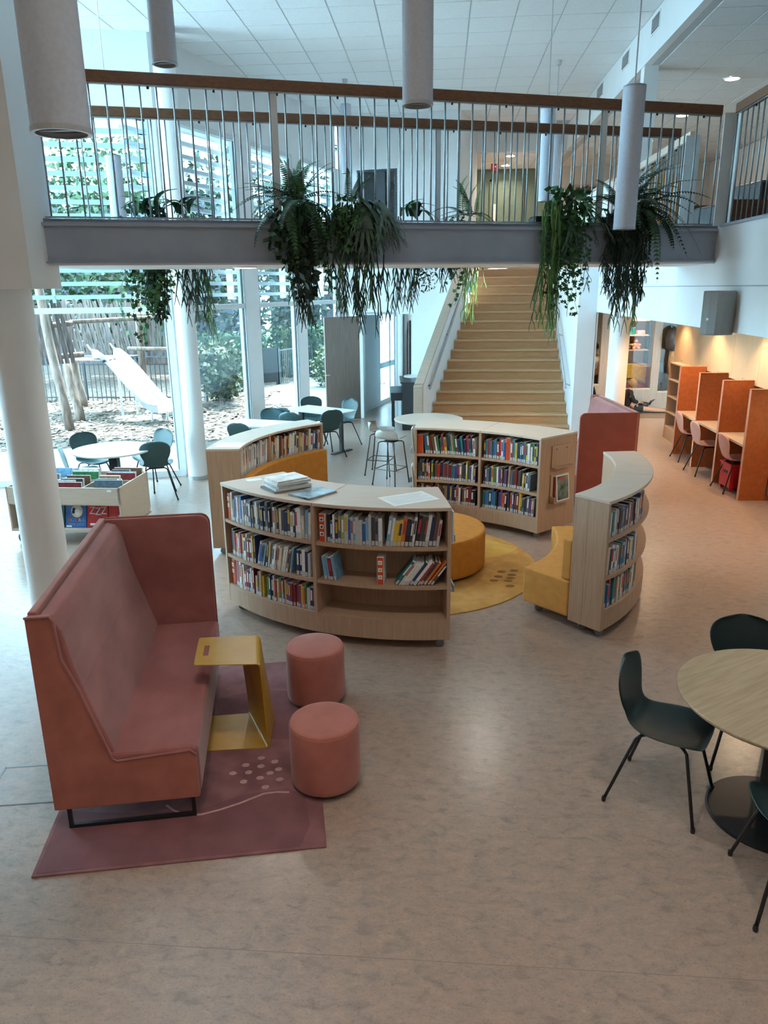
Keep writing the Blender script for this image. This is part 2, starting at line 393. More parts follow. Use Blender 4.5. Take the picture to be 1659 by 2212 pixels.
# door wall (lower + upper) and its continuation
dw = MB()
for x0, x1, z0, z1 in ((-2.2,-1.74,0,2.32),(-.95,-.87,0,2.32),(-.60,.36,0,2.32),(-2.2,.36,2.32,3.92),(-2.2,-1.77,3.92,5.23),(-.94,.36,3.92,5.23),(-2.2,.36,5.23,ZC)):
    dw.wall(CW(x0), CW(x1), z0, z1, .12, 1)
wd = struct(dw.obj('wall_door', M_WALL), 'white wall with the open wooden door beyond the tables', 'wall')
struct(MB().wall((.36,16.71),(.80,18.5),ZU-.4,ZC,.12,1).obj('wall_stair_upper', M_WALL), 'white wall rising above the left of the stairs', 'wall')
struct(MB().wall((.80,18.5),(.80,21.1),ZU,ZL,.12,1).obj('wall_landing_left', M_WALLW), 'warm wall at the left of the stair landing', 'wall')
struct(MB().box((.3,21.0,ZU),(6.8,21.2,ZL)).obj('wall_landing', mat('sage paint',(.20,.28,.235),.8,.03)), 'sage green end wall upstairs', 'wall')
struct(MB().box((3.0,20.7,ZU),(6.8,20.99,ZL)).obj('wall_gallery_end', M_WALLW), 'warm white end wall of the gallery', 'wall')
# pier above the near column
struct(MB().box((-9.6,5.85,2.88),(-3.15,6.32,ZC)).obj('wall_pier', M_WALL), 'deep white bulkhead carried by the near round column', 'wall')

# ---- glazed fronts
def window(n, label, P, t0, t1, out, zs=((.10,2.55),(2.63,5.22)), jamb=.06):
    """window_n: frame bars and panes between stations t0,t1 of a facade line P"""
    w = struct(MB().wall(P(t0), P(t1), 0.0, .10, .12, out).obj('window_%d' % n, M_FRAME), label, 'window')
    MB().wall(P(t0), P(t1), 2.55, 2.63, .12, out).obj('transom', M_FRAME, w)
    MB().wall(P(t0), P(t1), 5.22, 5.30, .12, out).obj('head', M_FRAME, w)
    for t in (t0, t1-jamb): MB().wall(P(t), P(t+jamb), .10, 5.22, .12, out).obj('jamb', M_FRAME, w)
    for z0, z1 in zs:
        MB().wall(P(t0+jamb,.05), P(t1-jamb,.05), z0, z1, .012, out).obj('pane', M_GLASS, w)
        for a, b in ((t0+jamb, t0+jamb+.012), (t1-jamb-.012, t1-jamb)):
            MB().wall(P(a,.02), P(b,.02), z0, z1, .03, out).obj('gasket', M_FRAMED, w)
    return w
window(1, 'large window in front of the playground slide', A, .03, 3.25, -1, jamb=.05)
window(2, 'window at the far left behind the near column', A, 3.4, 5.8, -1)
window(3, 'tall window right of the slender white column', B, .26, 2.10, 1, jamb=.03)
window(4, 'middle tall window of the receding glazed front', B, 2.54, 3.98, 1, jamb=.03)
window(5, 'last tall window beside the wooden door', B, 4.36, 5.92, 1, jamb=.03)
pm = MB().wall(A(-.02), A(.03), 0, 5.3, .14, -1); pm.obj('trim_1', M_FRAME); struct(bpy.data.objects['trim_1'], 'white corner mullion of the glazed front', 'trim')
struct(MB().wall(A(3.25), A(3.40), 0, 5.3, .14, -1).obj('trim_2', M_FRAME), 'white mullion behind the near column', 'trim')
struct(MB().wall(B(.0), B(.26), 0, 5.3, .14, 1).obj('trim_3', M_FRAME), 'grey-white corner pier of the glazed front', 'trim')
struct(MB().wall(B(2.10,-.02), B(2.54,-.02), 0, 5.3, .16, 1).obj('trim_4', M_WALL), 'wide white pier between first and middle tall windows', 'trim')
struct(MB().wall(B(3.98,-.02), B(4.36,-.02), 0, 5.3, .16, 1).obj('trim_5', M_WALL), 'wide white pier between middle and last tall windows', 'trim')
struct(MB().wall(A(-.0), A(5.8), 5.3, ZC, .2, -1).obj('wall_window_left', M_WALL), 'white wall above the playground window', 'wall')
struct(MB().wall(B(0), B(5.95), 5.3, ZC, .2, 1).obj('wall_window_right', M_WALL), 'white wall above the receding windows', 'wall')
struct(MB().wall(B(5.92), E0, 0, 5.3, .14, 1).obj('trim_6', M_WALL), 'white strip at the end of the glazed front', 'trim')
# west side glazing of the hall, outside the picture
for i, (y0, y1) in enumerate(((6.4,9.6),)):
    L = lambda t, o=0., y0=y0: (-9.6-o, y0+t)
    w = struct(MB().box((-9.7,y0,0),(-9.6,y1,.2)).obj('window_%d' % (7+i), M_FRAME), 'tall side window of the hall past the near column', 'window')
    MB().box((-9.7,y0,5.2),(-9.6,y1,5.3)).obj('head', M_FRAME, w)
    for y in (y0, y1-.08): MB().box((-9.7,y,.2),(-9.6,y+.08,5.2)).obj('jamb', M_FRAME, w)
    MB().box((-9.66,y0+.08,.2),(-9.65,y1-.08,5.2)).obj('pane', M_GLASS, w)
    window_portal('side_portal', (-9.6,y0), (-9.6,y1), .2, 5.2, (1,0))
sw = MB()
for y0, y1 in ((-5,6.4),(9.6,9.9)): sw.box((-9.75,y0,0),(-9.6,y1,ZC))
sw.box((-9.75,-5,5.3),(-9.6,9.9,ZC))
struct(sw.obj('wall_left', M_WALL), 'white side wall between the hall windows', 'wall')
for P, t0, t1, inn in ((A,.03,3.25,(-NA[0],-NA[1])),(A,3.4,5.8,(-NA[0],-NA[1])),(B,.26,2.10,(-NB[0],-NB[1])),(B,2.54,3.98,(-NB[0],-NB[1])),(B,4.36,5.92,(-NB[0],-NB[1]))):
    window_portal('front_portal', P(t0), P(t1), .1, 5.22, inn)

# door in the far wall
d1 = struct(MB().wall(CW(-1.78), CW(-1.72), 0, 2.36, .16, 1).obj('door_1', M_FRAME), 'open oak door with white frame beyond the far table', 'door')
MB().wall(CW(-.99), CW(-.93), 0, 2.36, .16, 1).obj('jamb', M_FRAME, d1)
MB().wall(CW(-1.72), CW(-.99), 2.30, 2.36, .16, 1).obj('lintel', M_FRAME, d1)
hx, hy = -1.79, 16.98
leaf = MB().beam((hx,hy,1.145),(hx-.70,hy-.50,1.145),.045,2.27).obj('door_leaf', mat_wood('grey oak door',(.20,.15,.125),(.27,.21,.175),.5,(26,26,1.2),2.4), d1)
MB().beam((hx-.60,hy-.50,1.05),(hx-.68,hy-.555,1.05),.02,.02).tube([(hx-.66,hy-.50,1.05),(hx-.66,hy-.56,1.05)],.011).obj('door_handle', M_GREYL, leaf)
# sidelight right of the door
w6 = struct(MB().wall(CW(-.87), CW(-.60), 0, .12, .10, 1).obj('window_6', M_FRAME), 'narrow glazed side light right of the open door', 'window')
for x0, x1, z0, z1 in ((-.87,-.84,.12,2.32),(-.63,-.60,.12,2.32)): MB().wall(CW(x0), CW(x1), z0, z1, .1, 1).obj('jamb', M_FRAME, w6)
MB().wall(CW(-.84), CW(-.63), .12, 2.30, .012, 1).obj('pane', M_GLASS2, w6)
# upstairs window in the door wall
w11 = struct(MB().wall(CW(-1.79), CW(-.92), 3.88, 3.93, .08, 1).obj('window_11', M_STEEL), 'dark internal window upstairs in the white wall', 'window')
for x0, x1 in ((-1.79,-1.74),(-1.36,-1.18),(-.97,-.92)): MB().wall(CW(x0), CW(x1), 3.93, 5.2, .08, 1).obj('jamb', mat('slate frame',(.06,.07,.08),.5), w11)
MB().wall(CW(-1.79), CW(-.92), 5.2, 5.25, .08, 1).obj('head', mat('slate frame',(.06,.07,.08),.5), w11)
gl = mat('dark mirror glass', (.02,.03,.035), .03, spec=1.0)
for x0, x1 in ((-1.74,-1.36),(-1.18,-.97)): MB().wall((CW(x0)[0],CW(x0)[1]+.03), (CW(x1)[0],CW(x1)[1]+.03), 3.93, 5.2, .01, 1).obj('pane', gl, w11)

# corridor behind the door, room behind the side light
struct(MB().wall((-1.98,17.35),(-1.50,19.0),0,2.6,.12,1).obj('wall_corridor', M_WALL), 'white corridor wall seen through the open door', 'wall')
struct(MB().wall((-1.18,20.2),(-.2,23.9),0,2.6,.12,1).obj('wall_corridor_end', M_WALL), 'white end of the corridor wall', 'wall')
struct(MB().wall((-1.5,19.0),(-1.18,20.2),2.35,2.6,.12,1).obj('wall_corridor_head', M_WALL), 'white wall over the corridor window', 'wall')
w12 = struct(MB().wall((-1.5,19.0),(-1.18,20.2),0,.12,.1,1).obj('window_12', M_FRAME), 'bright corridor window seen through the open door', 'window')
for a, b in ((0,.06),(.62,.70),(.94,1)):
    q = lambda t: (-1.5+.32*t, 19.0+1.2*t)
    MB().wall(q(a), q(b), .12, 2.35, .1, 1).obj('jamb', M_FRAME, w12)
MB().wall((-1.5,19.0),(-1.18,20.2),.92,1.06,.1,1).obj('transom', M_FRAME, w12)
MB().wall((-1.5,19.03),(-1.18,20.23),.12,2.35,.01,1).obj('pane', M_GLASS, w12)
struct(MB().box((-.88,17.1,0),(-.78,23.9,2.6)).obj('wall_corridor_right', mat('grey green paint',(.22,.26,.27),.8,.03)), 'grey wall on the right of the corridor', 'wall')
struct(MB().prism([(-2.1,17.3),(.25,16.85),(.6,18.2),(.6,24),(-.1,24)], 2.6, 2.7).obj('ceiling_corridor', M_WALL), 'white ceiling over the corridor', 'ceiling')
struct(MB().box((-2.2,23.9,0),(7.6,24.1,2.7)).obj('wall_far', M_WALL), 'far end wall of the corridor', 'wall')
dk = mat('dark blue cupboard', (.03,.06,.085), .5, .1)
cb = thing('storage_cupboard', 'dark blue open cupboard behind the narrow side light', 'cupboard', (-.3,19.2,0))
MB().box((-.45,.0,0),(.6,.03,2.1)).obj('back', dk, cb)
for x in (-.45,.57): MB().box((x,-.4,0),(x+.03,0,2.1)).obj('side', dk, cb)
for z in (.05,.55,1.05,1.5,2.07): MB().box((-.42,-.4,z),(.57,0,z+.03)).obj('shelf', dk, cb)
for i, (x, z, w, h, c) in enumerate(((-.2,1.53,.22,.2,(.6,.12,.13)),(-.25,1.08,.25,.1,(.5,.55,.58)),(-.28,.58,.3,.2,(.18,.26,.30)),(.1,.58,.2,.22,(.5,.4,.25)))):
    mm = mat('storage box tone %d' % i, c, .6)
    tag(MB().box((-.3+x,18.85,z),(-.3+x+w,19.12,z+h)).obj('storage_box', mm, bevel=.006), '%s storage box on the dark cupboard shelves behind the side light' % ['red','pale','slate','tan'][i], 'box', 'boxes in the dark cupboard')

# ---- columns
def column(name, label, x, y, r, z1):
    o = struct(MB().lathe([(r,0),(r,z1)], 40).obj(name, M_WALL, smooth=True), label, 'column')
    o.location = (x, y, 0); o.modifiers.new('edge','EDGE_SPLIT')
    MB().lathe([(r+.004,0),(r+.004,.06)], 40).obj('foot_ring', M_GREYL, o)
    return o
column('column_near', 'white round column behind the rose sofa back', -3.56, 6.2, .185, 2.88)
column('column_glazing', 'slender white round column at the corner of the glazing', -3.80, 11.33, .15, ZC)
column('column_right', 'white round column behind the rust bench', 3.02, 13.2, .165, ZS)
# second storey columns seen through the railings
for i, (x, y, z0, z1, lb) in enumerate(((2.66,11.8,ZU,ZL,'white square column upstairs beside the gallery railing'),)):
    struct(MB().box((x+.1,y,z0),(x+.29,y+.2,z1)).obj('column_gallery', M_WALL), lb, 'column')

# ---- wooden staircase
st = thing('staircase', 'wide oak block staircase rising away between white walls', 'staircase', (0,0,0))
RZ, TY, Y0 = .1815, .245, 13.85
xl = lambda y: -.33 + .285*(y-13.85)
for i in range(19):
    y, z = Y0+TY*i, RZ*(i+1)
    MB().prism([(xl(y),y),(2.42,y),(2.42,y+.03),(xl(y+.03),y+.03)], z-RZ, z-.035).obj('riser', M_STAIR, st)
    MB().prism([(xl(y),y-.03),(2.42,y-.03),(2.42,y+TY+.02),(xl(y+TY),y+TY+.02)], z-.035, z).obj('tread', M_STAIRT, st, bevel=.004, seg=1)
zc = lambda y: 1.21 + .741*(y-14.0)
pl = lambda y: -.42 + .285*(y-13.85)
def slope_wall(y0, y1, z0f, z1f, xa, xb):
    vs = []
    for y in (y0, y1):
        for x in (xa(y), xb(y)):
            vs += [(x,y,z0f(y)),(x,y,z1f(y))]
    return MB().add(vs, [(0,1,3,2),(4,6,7,5),(0,4,5,1),(2,3,7,6),(1,5,7,3),(0,2,6,4)])
sl = struct(slope_wall(13.93, 16.95, lambda y: 0, lambda y: zc(y)-.04, lambda y: pl(y)-.05, lambda y: pl(y)+.085).obj('wall_stair_left', M_WALL), 'white stair balustrade wall with oak capping', 'wall')
slope_wall(13.90, 16.95, lambda y: zc(y)-.04, zc, lambda y: pl(y)-.065, lambda y: pl(y)+.10).obj('capping', M_OAKL, sl)
slope_wall(13.88, 13.94, lambda y: 0, zc, lambda y: pl(y)-.065, lambda y: pl(y)+.10).obj('newel_board', M_OAKL, sl)
hr = thing('stair_handrail', 'slim steel handrail on the left stair wall', 'handrail', (0,0,0))
MB().tube([(-.175,14.2,1.04),(.24,15.74,2.15),(.63,17.2,3.20)], .019, 10).obj('rail', M_GREYL, hr, smooth=True)
for y in (14.3,15.5,16.7):
    t = (y-14.2)/3.0; x = -.175+.805*t; MB().tube([(x,y,1.04+2.16*t),(x-.06,y+.02,1.0+2.16*t)], .01).obj('bracket', M_BLACKM, hr)
hr2 = thing('stair_handrail', 'slim steel handrail on the white wall at the stair foot right', 'handrail', (0,0,0))
MB().tube([(2.33,14.15,1.06),(2.33,16.9,3.05)], .019, 10).obj('rail', M_GREYL, hr2, smooth=True)
for y in (14.25,15.4,16.5): MB().tube([(2.33,y,1.06+.7236*(y-14.15)),(2.42,y,1.02+.7236*(y-14.15))], .01).obj('bracket', M_GREYL, hr2)

# ---- bridge
P0, P1, Q0, Q1 = (-3.45,6.05), (2.75,8.19), (-3.45,7.48), (2.75,9.41)
br = thing('bridge', 'grey steel footbridge crossing the hall under the railings', 'bridge', (0,0,0), kind='structure')
MB().prism([P0,P1,Q1,Q0], 3.36, ZU).obj('deck', M_STEEL, br)
MB().prism([P0,P1,Q1,Q0], 3.06, 3.08).obj('soffit', M_WALL, br)
for a, b, s in ((P0,P1,1),(Q0,Q1,-1)):
    MB().wall(a, b, 3.085, 3.36, .02, s).obj('beam_web', M_STEEL, br)
    u = Vector((b[0]-a[0], b[1]-a[1])).normalized(); nrm = Vector((u.y,-u.x))*s*.035
    a2, b2 = (a[0]+nrm.x,a[1]+nrm.y), (b[0]+nrm.x,b[1]+nrm.y)
    MB().wall(a2, b2, 3.36, 3.385, .12, s).obj('top_flange', M_STEEL, br)
    MB().wall(a2, b2, 3.075, 3.09, .10, s).obj('bottom_flange', M_STEEL, br)
MB().wall((P0[0]-.0,P0[1]-.0), P1, 3.395, ZU+.005, .05, 1).obj('edge_plate', M_STEEL, br)

def lerp2(a, b, t): return (a[0]+(b[0]-a[0])*t, a[1]+(b[1]-a[1])*t)
BAL = MB().lathe([(.0075,0),(.0075,1.0)], 8).mesh('baluster', M_BAR, True)
def railing(label, a, b, spacing=.126, z0=ZU, top=4.5, wood=M_OAKRAIL, posts=(), group='upstairs railings', hw=.05, hh=.085, t0=0., t1=1.):
    r = thing('railing', label, 'railing', (a[0],a[1],z0), 0, group)
    L = hypot(b[0]-a[0], b[1]-a[1]); n = int(L/spacing)
    rel = lambda p, z: (p[0]-a[0], p[1]-a[1], z-z0)
    pa, pb = lerp2(a,b,t0), lerp2(a,b,t1)
    MB().beam(rel(pa,top-hh/2), rel(pb,top-hh/2), hw, hh).obj('handrail', wood, r, bevel=.006)
    MB().beam(rel(pa,top-hh-.006), rel(pb,top-hh-.006), .03, .012).obj('top_strip', M_BAR, r)
    MB().beam(rel(a,z0+.02), rel(b,z0+.02), .03, .012).obj('bottom_strip', M_BAR, r)
    for i in range(n+1):
        p = lerp2(a, b, i/n); o = link('baluster', BAL, r); o.location = rel(p, z0+.02); o.scale = (1,1,top-hh-z0-.02)
    for t in posts:
        p = lerp2(a, b, t); q = lerp2(a, b, t+.06/L)
        MB().beam(rel(p,(z0+top-hh)/2), rel(q,(z0+top-hh)/2), .012, top-hh-z0).obj('post', M_FRAME, r)
    for i in range(0, n, 4):
        p = lerp2(a, b, (i+.5)/n); MB().box((-.008,-.008,0),(.008,.008,.03)).obj('bracket', M_BLACKM, r).location = rel(p, top-hh-.03)
    return r
rn = .06
railing('long near bridge railing with dark oak handrail and hanging ferns', (-3.35,6.14), (2.68,8.22), posts=(.32,.80))
railing('far bridge railing with oak handrail behind the near one', (-3.35,7.46), (2.62,9.32), posts=(.55,.98))
railing('gallery railing running away from the bridge end upstairs', (2.79,9.45), (2.79,13.2), wood=M_OAKL, posts=(.0,))
railing('gallery railing at the upper right edge of the picture', (2.81,1.0), (2.81,8.15), posts=(.985,))
for x, y, lb in ((2.72,8.23,'flat white steel post where the bridge meets the gallery'),(2.70,9.36,'flat white steel post at the far bridge corner')):
    tag(MB().box((x,y,ZU),(x+.16,y+.014,4.44)).obj('steel_post', M_FRAME), lb, 'post', 'flat posts at the bridge corners')

# ---- vents in the fascia
for i, (y0, y1, lb) in enumerate(((11.12,11.5,'near'),(12.75,13.18,'middle'),(14.6,15.1,'far'))):
    v = thing('vent_grille', '%s slatted vent grille on the white ceiling fascia' % lb, 'vent', (2.75,y0,6.0), 0, 'vent grilles on the fascia')
    MB().box((-.012,0,0),(0,y1-y0,.21)).obj('frame', M_WALL, v)
    MB().box((-.014,.02,.02),(-.004,y1-y0-.02,.19)).obj('backing', M_BLACKM, v)
    for k in range(7): MB().box((-.02,.02,.03+.024*k),(-.012,y1-y0-.02,.042+.024*k)).obj('slat', M_GREYL, v)

# ---- recessed lamps
def downlight(x, y, z, label, r=.10, power=18, col=(1,.80,.55), m=None, group='recessed ceiling lamps', spot=150):
    o = thing('downlight', label, 'lamp', (x,y,z), 0, group)
    MB().lathe([(r,-.012),(r+.015,-.012),(r+.015,.0),(r,.0)], 24, cap=False).obj('trim_ring', M_WALL, o)
    MB().lathe([(r,-.008),(r,-.004)], 24).obj('diffuser', m or M_LAMP, o)
    if power:
        d = bpy.data.lights.new('downlight_bulb','SPOT'); d.energy = power; d.color = col; d.spot_size = rad(spot); d.spot_blend = .6; d.shadow_soft_size = r
        b = bpy.data.objects.new('downlight_bulb', d); COL.objects.link(b); b.parent = o; b.location = (0,0,-.02)
    return o
for i, (x, y) in enumerate(((4.21,12.6),(4.235,15.04),(4.26,17.43))):
    downlight(x, y, ZL-.006, '%s warm recessed lamp in the gallery ceiling' % ['nearest','second','third'][i], power=40)
for i, (x, y) in enumerate(((1.57,18.9),(1.57,20.3))):
    downlight(x, y, ZL-.006, '%s warm recessed lamp over the stair landing' % ['nearer','farther'][i], power=16)
downlight(-1.81, 7.22, 3.06, 'recessed lamp under the bridge at the left', m=M_LAMPC, power=14, col=(1,.93,.82))
downlight(.62, 8.66, 3.06, 'recessed lamp under the bridge before the stairs', m=M_LAMPC, power=14, col=(1,.93,.82))
for i, y in enumerate((9.3,11.0,12.9,14.6)):
    downlight(4.22, y, ZS, 'warm recessed lamp in the low ceiling over the study desks, %s from the monitor' % ORD[i], r=.05, power=20, col=(1,.66,.36), spot=110)
for i, (x, y) in enumerate(((3.6,8.0),(3.6,12.2),(3.6,16.4),(4.6,16.9))):
    downlight(x, y, ZS, 'warm recessed lamp in the low ceiling above the walkway, %s from the hall' % ORD[i], r=.05, power=26, col=(1,.70,.42))

# hall ceiling lamps added out of view, to brighten the near half
k = 0
for y in (-3.2, -.4, 2.4):
    for x in (-7.6, -.8, 1.4):
        downlight(x, y, ZC-.006, 'added warm lamp in the unseen hall ceiling, %s counted from the entrance' % ORD[k], r=.12, power=40, col=(1,.93,.86), spot=95, group='added lamps in the unseen hall ceiling'); k += 1
# ================================================================== CURVED BOOKCASES
def caster(parent, x, y, h=.085):
    c = MB().box((x-.02,y-.02,h-.02),(x+.02,y+.02,h)).tube([(x,y,h-.02),(x+.015,y,h*.55)],.008,6).obj('caster', M_GREYL, parent)
    w = MB()
    for dy in (-.022,.010):
        w.lathe([(.0,0),(h*.36,.0),(h*.40,.004),(h*.40,.010),(h*.36,.014),(0,.014)], 16, Matrix.Translation((x+.012,y+dy,h*.40)) @ Matrix.Rotation(-pi/2,4,'X'), cap=False)
    w.obj('wheel', M_GREY, c)
    return c
def radial(mb, a, r0, r1, z0, z1, t=.03, off=0.):
    return mb.box((r0,-t/2+off,z0),(r1,t/2+off,z1), Matrix.Rotation(rad(a),4,'Z'))
def arc_bookcase(label, c, Ri, Ro, a0, a1, side, bays, levels, depth=.30, zt=1.215, zb=.085, group='curved bookcases on castors', casters=None, tops=2):
    """ring segment; side 'out' opens outward, 'in' opens inward; levels = shelf board tops"""
    u = thing('curved_bookcase', label, 'bookcase', (c[0],c[1],0), 0, group)
    f, bk = (Ro, Ro-depth) if side == 'out' else (Ri, Ri+depth)
    lo, hi = min(f,bk), max(f,bk)
    for i in range(tops):
        b0, b1 = a0+(a1-a0)*i/tops, a0+(a1-a0)*(i+1)/tops
        MB().arc((0,0), Ri-.006, Ro+.006, b0+.05, b1-.05, zt-.028, zt).obj('top_board', M_OAKL, u, bevel=.003, seg=1)
    for a, s in ((a0,1),(a1,-1)):
        radial(MB(), a, Ri, Ro, zb, zt-.028, .03, .016*s).obj('end_panel', M_OAK, u)
    MB().arc((0,0), bk-.008, bk+.008, a0, a1, zb, zt-.03).obj('back_panel', M_OAK, u)
    o0, o1 = ((Ri,Ri+.016) if side == 'out' else (Ro-.016,Ro))
    MB().arc((0,0), o0, o1, a0, a1, zb, zt-.03).obj('rear_panel', M_OAK, u)
    MB().arc((0,0), Ri+.01, Ro-.01, a0+.6, a1-.6, zb, zb+.025).obj('bottom_board', M_OAK, u)
    pf = (Ro-.022,Ro-.002) if side == 'out' else (Ri+.002,Ri+.022)
    MB().arc((0,0), pf[0], pf[1], a0+.8, a1-.8, zb, levels[0]-.025).obj('plinth', M_OAK, u)
    for i, z in enumerate(levels):
        for k in range(bays):
            b0, b1 = a0+(a1-a0)*k/bays, a0+(a1-a0)*(k+1)/bays
            MB().arc((0,0), lo+.004, hi-.004, b0+.5, b1-.5, z-.028, z).obj('shelf_board', M_OAK, u)
    for k in range(1, bays):
        radial(MB(), a0+(a1-a0)*k/bays, lo, hi-.002, levels[0]-.03, zt-.03, .03).obj('divider', M_OAK, u)
    for a in (casters or (a0+2.2, a1-2.2)):
        for r in (Ri+.08, Ro-.08):
            caster(u, r*cos(rad(a)), r*sin(rad(a)), zb)
    return u
LV = (.26, .555, .885)
CF, RFI, RFO, AF0, AF1 = (-.261,7.807), 1.58, 2.215, 220.8, 279.6
CB, RBI, RBO, AB0, AB1 = (-.40,7.0), 2.12, 2.77, 42.8, 87.3
CR, RRI, RRO, AR0, AR1 = (-.25,7.47), 1.97, 2.295, -45.6, 8.0
CL, RLI, RLO, AL0, AL1 = (-.15,7.95), 2.0, 2.36, 131.8, 184.2
front = arc_bookcase('nearest curved oak bookcase with papers and a book stack on top', CF, RFI, RFO, AF0, AF1, 'out', 2, LV)
back = arc_bookcase('full curved oak bookcase in front of the stairs', CB, RBI, RBO, AB0, AB1, 'in', 2, LV)
right = arc_bookcase('narrow curved oak bookcase with the ochre bench on its inner side', CR, RRI, RRO, AR0, AR1, 'out', 1, LV, depth=.20)
left = arc_bookcase('curved oak bookcase of tall picture books nearest the windows', CL, RLI, RLO, AL0, AL1, 'in', 2, (.84,), depth=.30)
# inner display niche of the right-hand bookcase
MB().arc((0,0), RRI-.006, RRI+.0, AR0+1, AR0+38, .1, 1.18).obj('inner_panel', M_OAK, right)
MB().arc((0,0), RRI+.0, RRI+.10, AR0+38, AR1-1, .84, .86).obj('niche_shelf', M_OAK, right)

# ---------------------------------------------------------------- books
BC = {'navy':(.015,.03,.09),'blue':(.035,.11,.33),'sky blue':(.16,.36,.55),'white':(.72,.72,.70),'pale grey':(.46,.48,.50),'cream':(.62,.54,.40),'black':(.012,.012,.014),
      'charcoal':(.05,.05,.055),'red':(.42,.02,.02),'dark red':(.19,.014,.018),'orange':(.58,.15,.02),'yellow':(.62,.42,.04),'green':(.03,.17,.06),'lime':(.30,.42,.06),
      'teal':(.02,.17,.19),'brown':(.14,.06,.03),'tan':(.36,.23,.12),'pink':(.55,.20,.24),'purple':(.12,.05,.19),'slate':(.10,.14,.19)}
PAGES = M_PAPER
BOOKM = {}
for nm, c in BC.items():
    m = mat('cover '+nm, c, .42, .12, 9, col2=tuple(min(1,x*1.25+.01) for x in c))
    mb = MB(); mb.v = [(-.5,0,0),(.5,0,0),(.5,1,0),(-.5,1,0),(-.5,0,1),(.5,0,1),(.5,1,1),(-.5,1,1)]
    mb.f = [(0,1,5,4),(1,2,6,5),(3,0,4,7),(0,3,2,1),(4,5,6,7),(2,3,7,6)]; mb.mi = [0,0,0,1,1,1]
    BOOKM[nm] = mb.mesh('book', [m, PAGES])
LAB = MB().box((-.42,-.006,.02),(.42,.01,.18)).mesh('spine_label', mat('spine label',(.52,.53,.54),.6,.02))
TIT = [MB().box((-.30,-.006,.42),(.30,.01,.88)).mesh('spine_title', mat('spine title '+k,v,.5)) for k,v in (('white',(.75,.75,.72)),('ink',(.03,.04,.08)),('gold',(.55,.38,.06)),('crimson',(.45,.04,.05)))]
def put_book(name, p, right, inward, t, d, h, lean, colour, label, cat='book', group=None, title=None, lab=True):
    x, y, z = Vector((*right,0)), Vector((*inward,0)), Vector((0,0,1))
    R = Matrix(((x.x,y.x,0),(x.y,y.y,0),(x.z,y.z,1))) @ Matrix.Rotation(lean,3,'Y')
    o = bpy.data.objects.new(name, BOOKM[colour]); COL.objects.link(o)
    o.matrix_world = Matrix.Translation((p[0],p[1],p[2]+abs(sin(lean))*t/2+.0005)) @ R.to_4x4() @ Matrix.Diagonal((t,d,h,1))
    tag(o, label, cat, group)
    if lab:
        s = link('spine_label', LAB, o)
    if title is not None: link('spine_title', TIT[title], o)
    return o
def book_row(c, R, a0, a1, z, side, place, group, pal, hr=(.17,.25), tr=(.014,.032), dr=(.13,.18), lean=(0,.05), fill=1.0, seed=1, name='book', cat='book', gap=.0015, rule=None, start=0):
    """books from left to right as seen by someone facing the shelf"""
    r = random.Random(seed); sgn = 1 if side == 'out' else -1
    arcl = abs(a1-a0)*pi/180*R*fill; s = 0; k = start; ln = r.uniform(*lean)
    beg = min(a0,a1) if side == 'out' else max(a0,a1)
    while True:
        t = r.uniform(*tr); h = r.uniform(*hr); d = r.uniform(*dr)
        if r.random() < .18:
            new = r.uniform(*lean); s += h*abs(new-ln)*.9*(k > start); ln = new
        l_ = ln + r.uniform(-.003,.003)
        step = t/cos(l_) + gap
        if s + step > arcl - abs(sin(lean[1]))*h*.9*(1 if lean[1] > .2 else 0): break
        a = rad(beg) + sgn*(s+step/2)/R
        ra = (cos(a), sin(a)); Rs = (R-.025-r.uniform(0,.012)) if side == 'out' else (R+.025+r.uniform(0,.012))
        rt = (-sin(a)*sgn, cos(a)*sgn); inw = (-ra[0],-ra[1]) if side == 'out' else ra
        col = r.choice(pal); ti = r.choice((None,0,0,1,2,3)) if r.random() < .75 else None
        put_book(name, (c[0]+ra[0]*Rs, c[1]+ra[1]*Rs, z), rt, inw, t, d, h, l_, col,
                 '%s %s, %s from the left, %s' % (col, 'book' if name == 'book' else 'picture book', ordinal(k), place), cat, group, ti)
        s += step; k += 1
    return k
def marker(c, R, a, z, side, label, icons=3, h=.235, w=.055, d=.13, m=None):
    """orange shelf marker block with white picture squares"""
    sgn = 1 if side == 'out' else -1; a = rad(a); ra = (cos(a),sin(a))
    Rs = R-.03 if side == 'out' else R+.03
    t = thing('shelf_marker', label, 'shelf marker', (0,0,0), 0, 'orange shelf markers')
    inw = (-ra[0],-ra[1],0) if side == 'out' else (ra[0],ra[1],0)
    t.matrix_world = frame_matrix((c[0]+ra[0]*Rs, c[1]+ra[1]*Rs, z), (-sin(a)*sgn,cos(a)*sgn,0), inw)
    MB().box((-w/2,0,0),(w/2,d,h)).obj('body', M_PAPER, t, bevel=.003)
    MB().box((-w/2+.003,-.003,.003),(w/2-.003,.0,h-.003)).obj('face', mat('marker orange',(.60,.07,.012),.45), t)
    ink = mat('marker ink',(.05,.09,.22),.5) if icons == 3 else mat('marker sand',(.60,.45,.25),.5)
    for i in range(icons):
        zc_ = h-.045-.062*i
        p = MB().box((-.017,-.005,zc_-.017),(.017,-.003,zc_+.017)).obj('picture', M_PAPER, t)
        MB().prism([(-.010,-.009),(.008,-.011),(.012,.003),(.003,.011),(-.008,.007)],-.006,-.0049).obj('figure', (m or ink), p).matrix_local = Matrix.Translation((0,0,zc_)) @ Matrix.Rotation(pi/2,4,'X') @ Matrix.Translation((0,0,.0111))
    return t
ALB = ['white','white','navy','blue','pale grey','pale grey','charcoal','sky blue','cream','slate','white','black','lime']
MIX = ['red','navy','blue','brown','tan','white','teal','orange','charcoal','purple','green','yellow','slate','dark red','black']
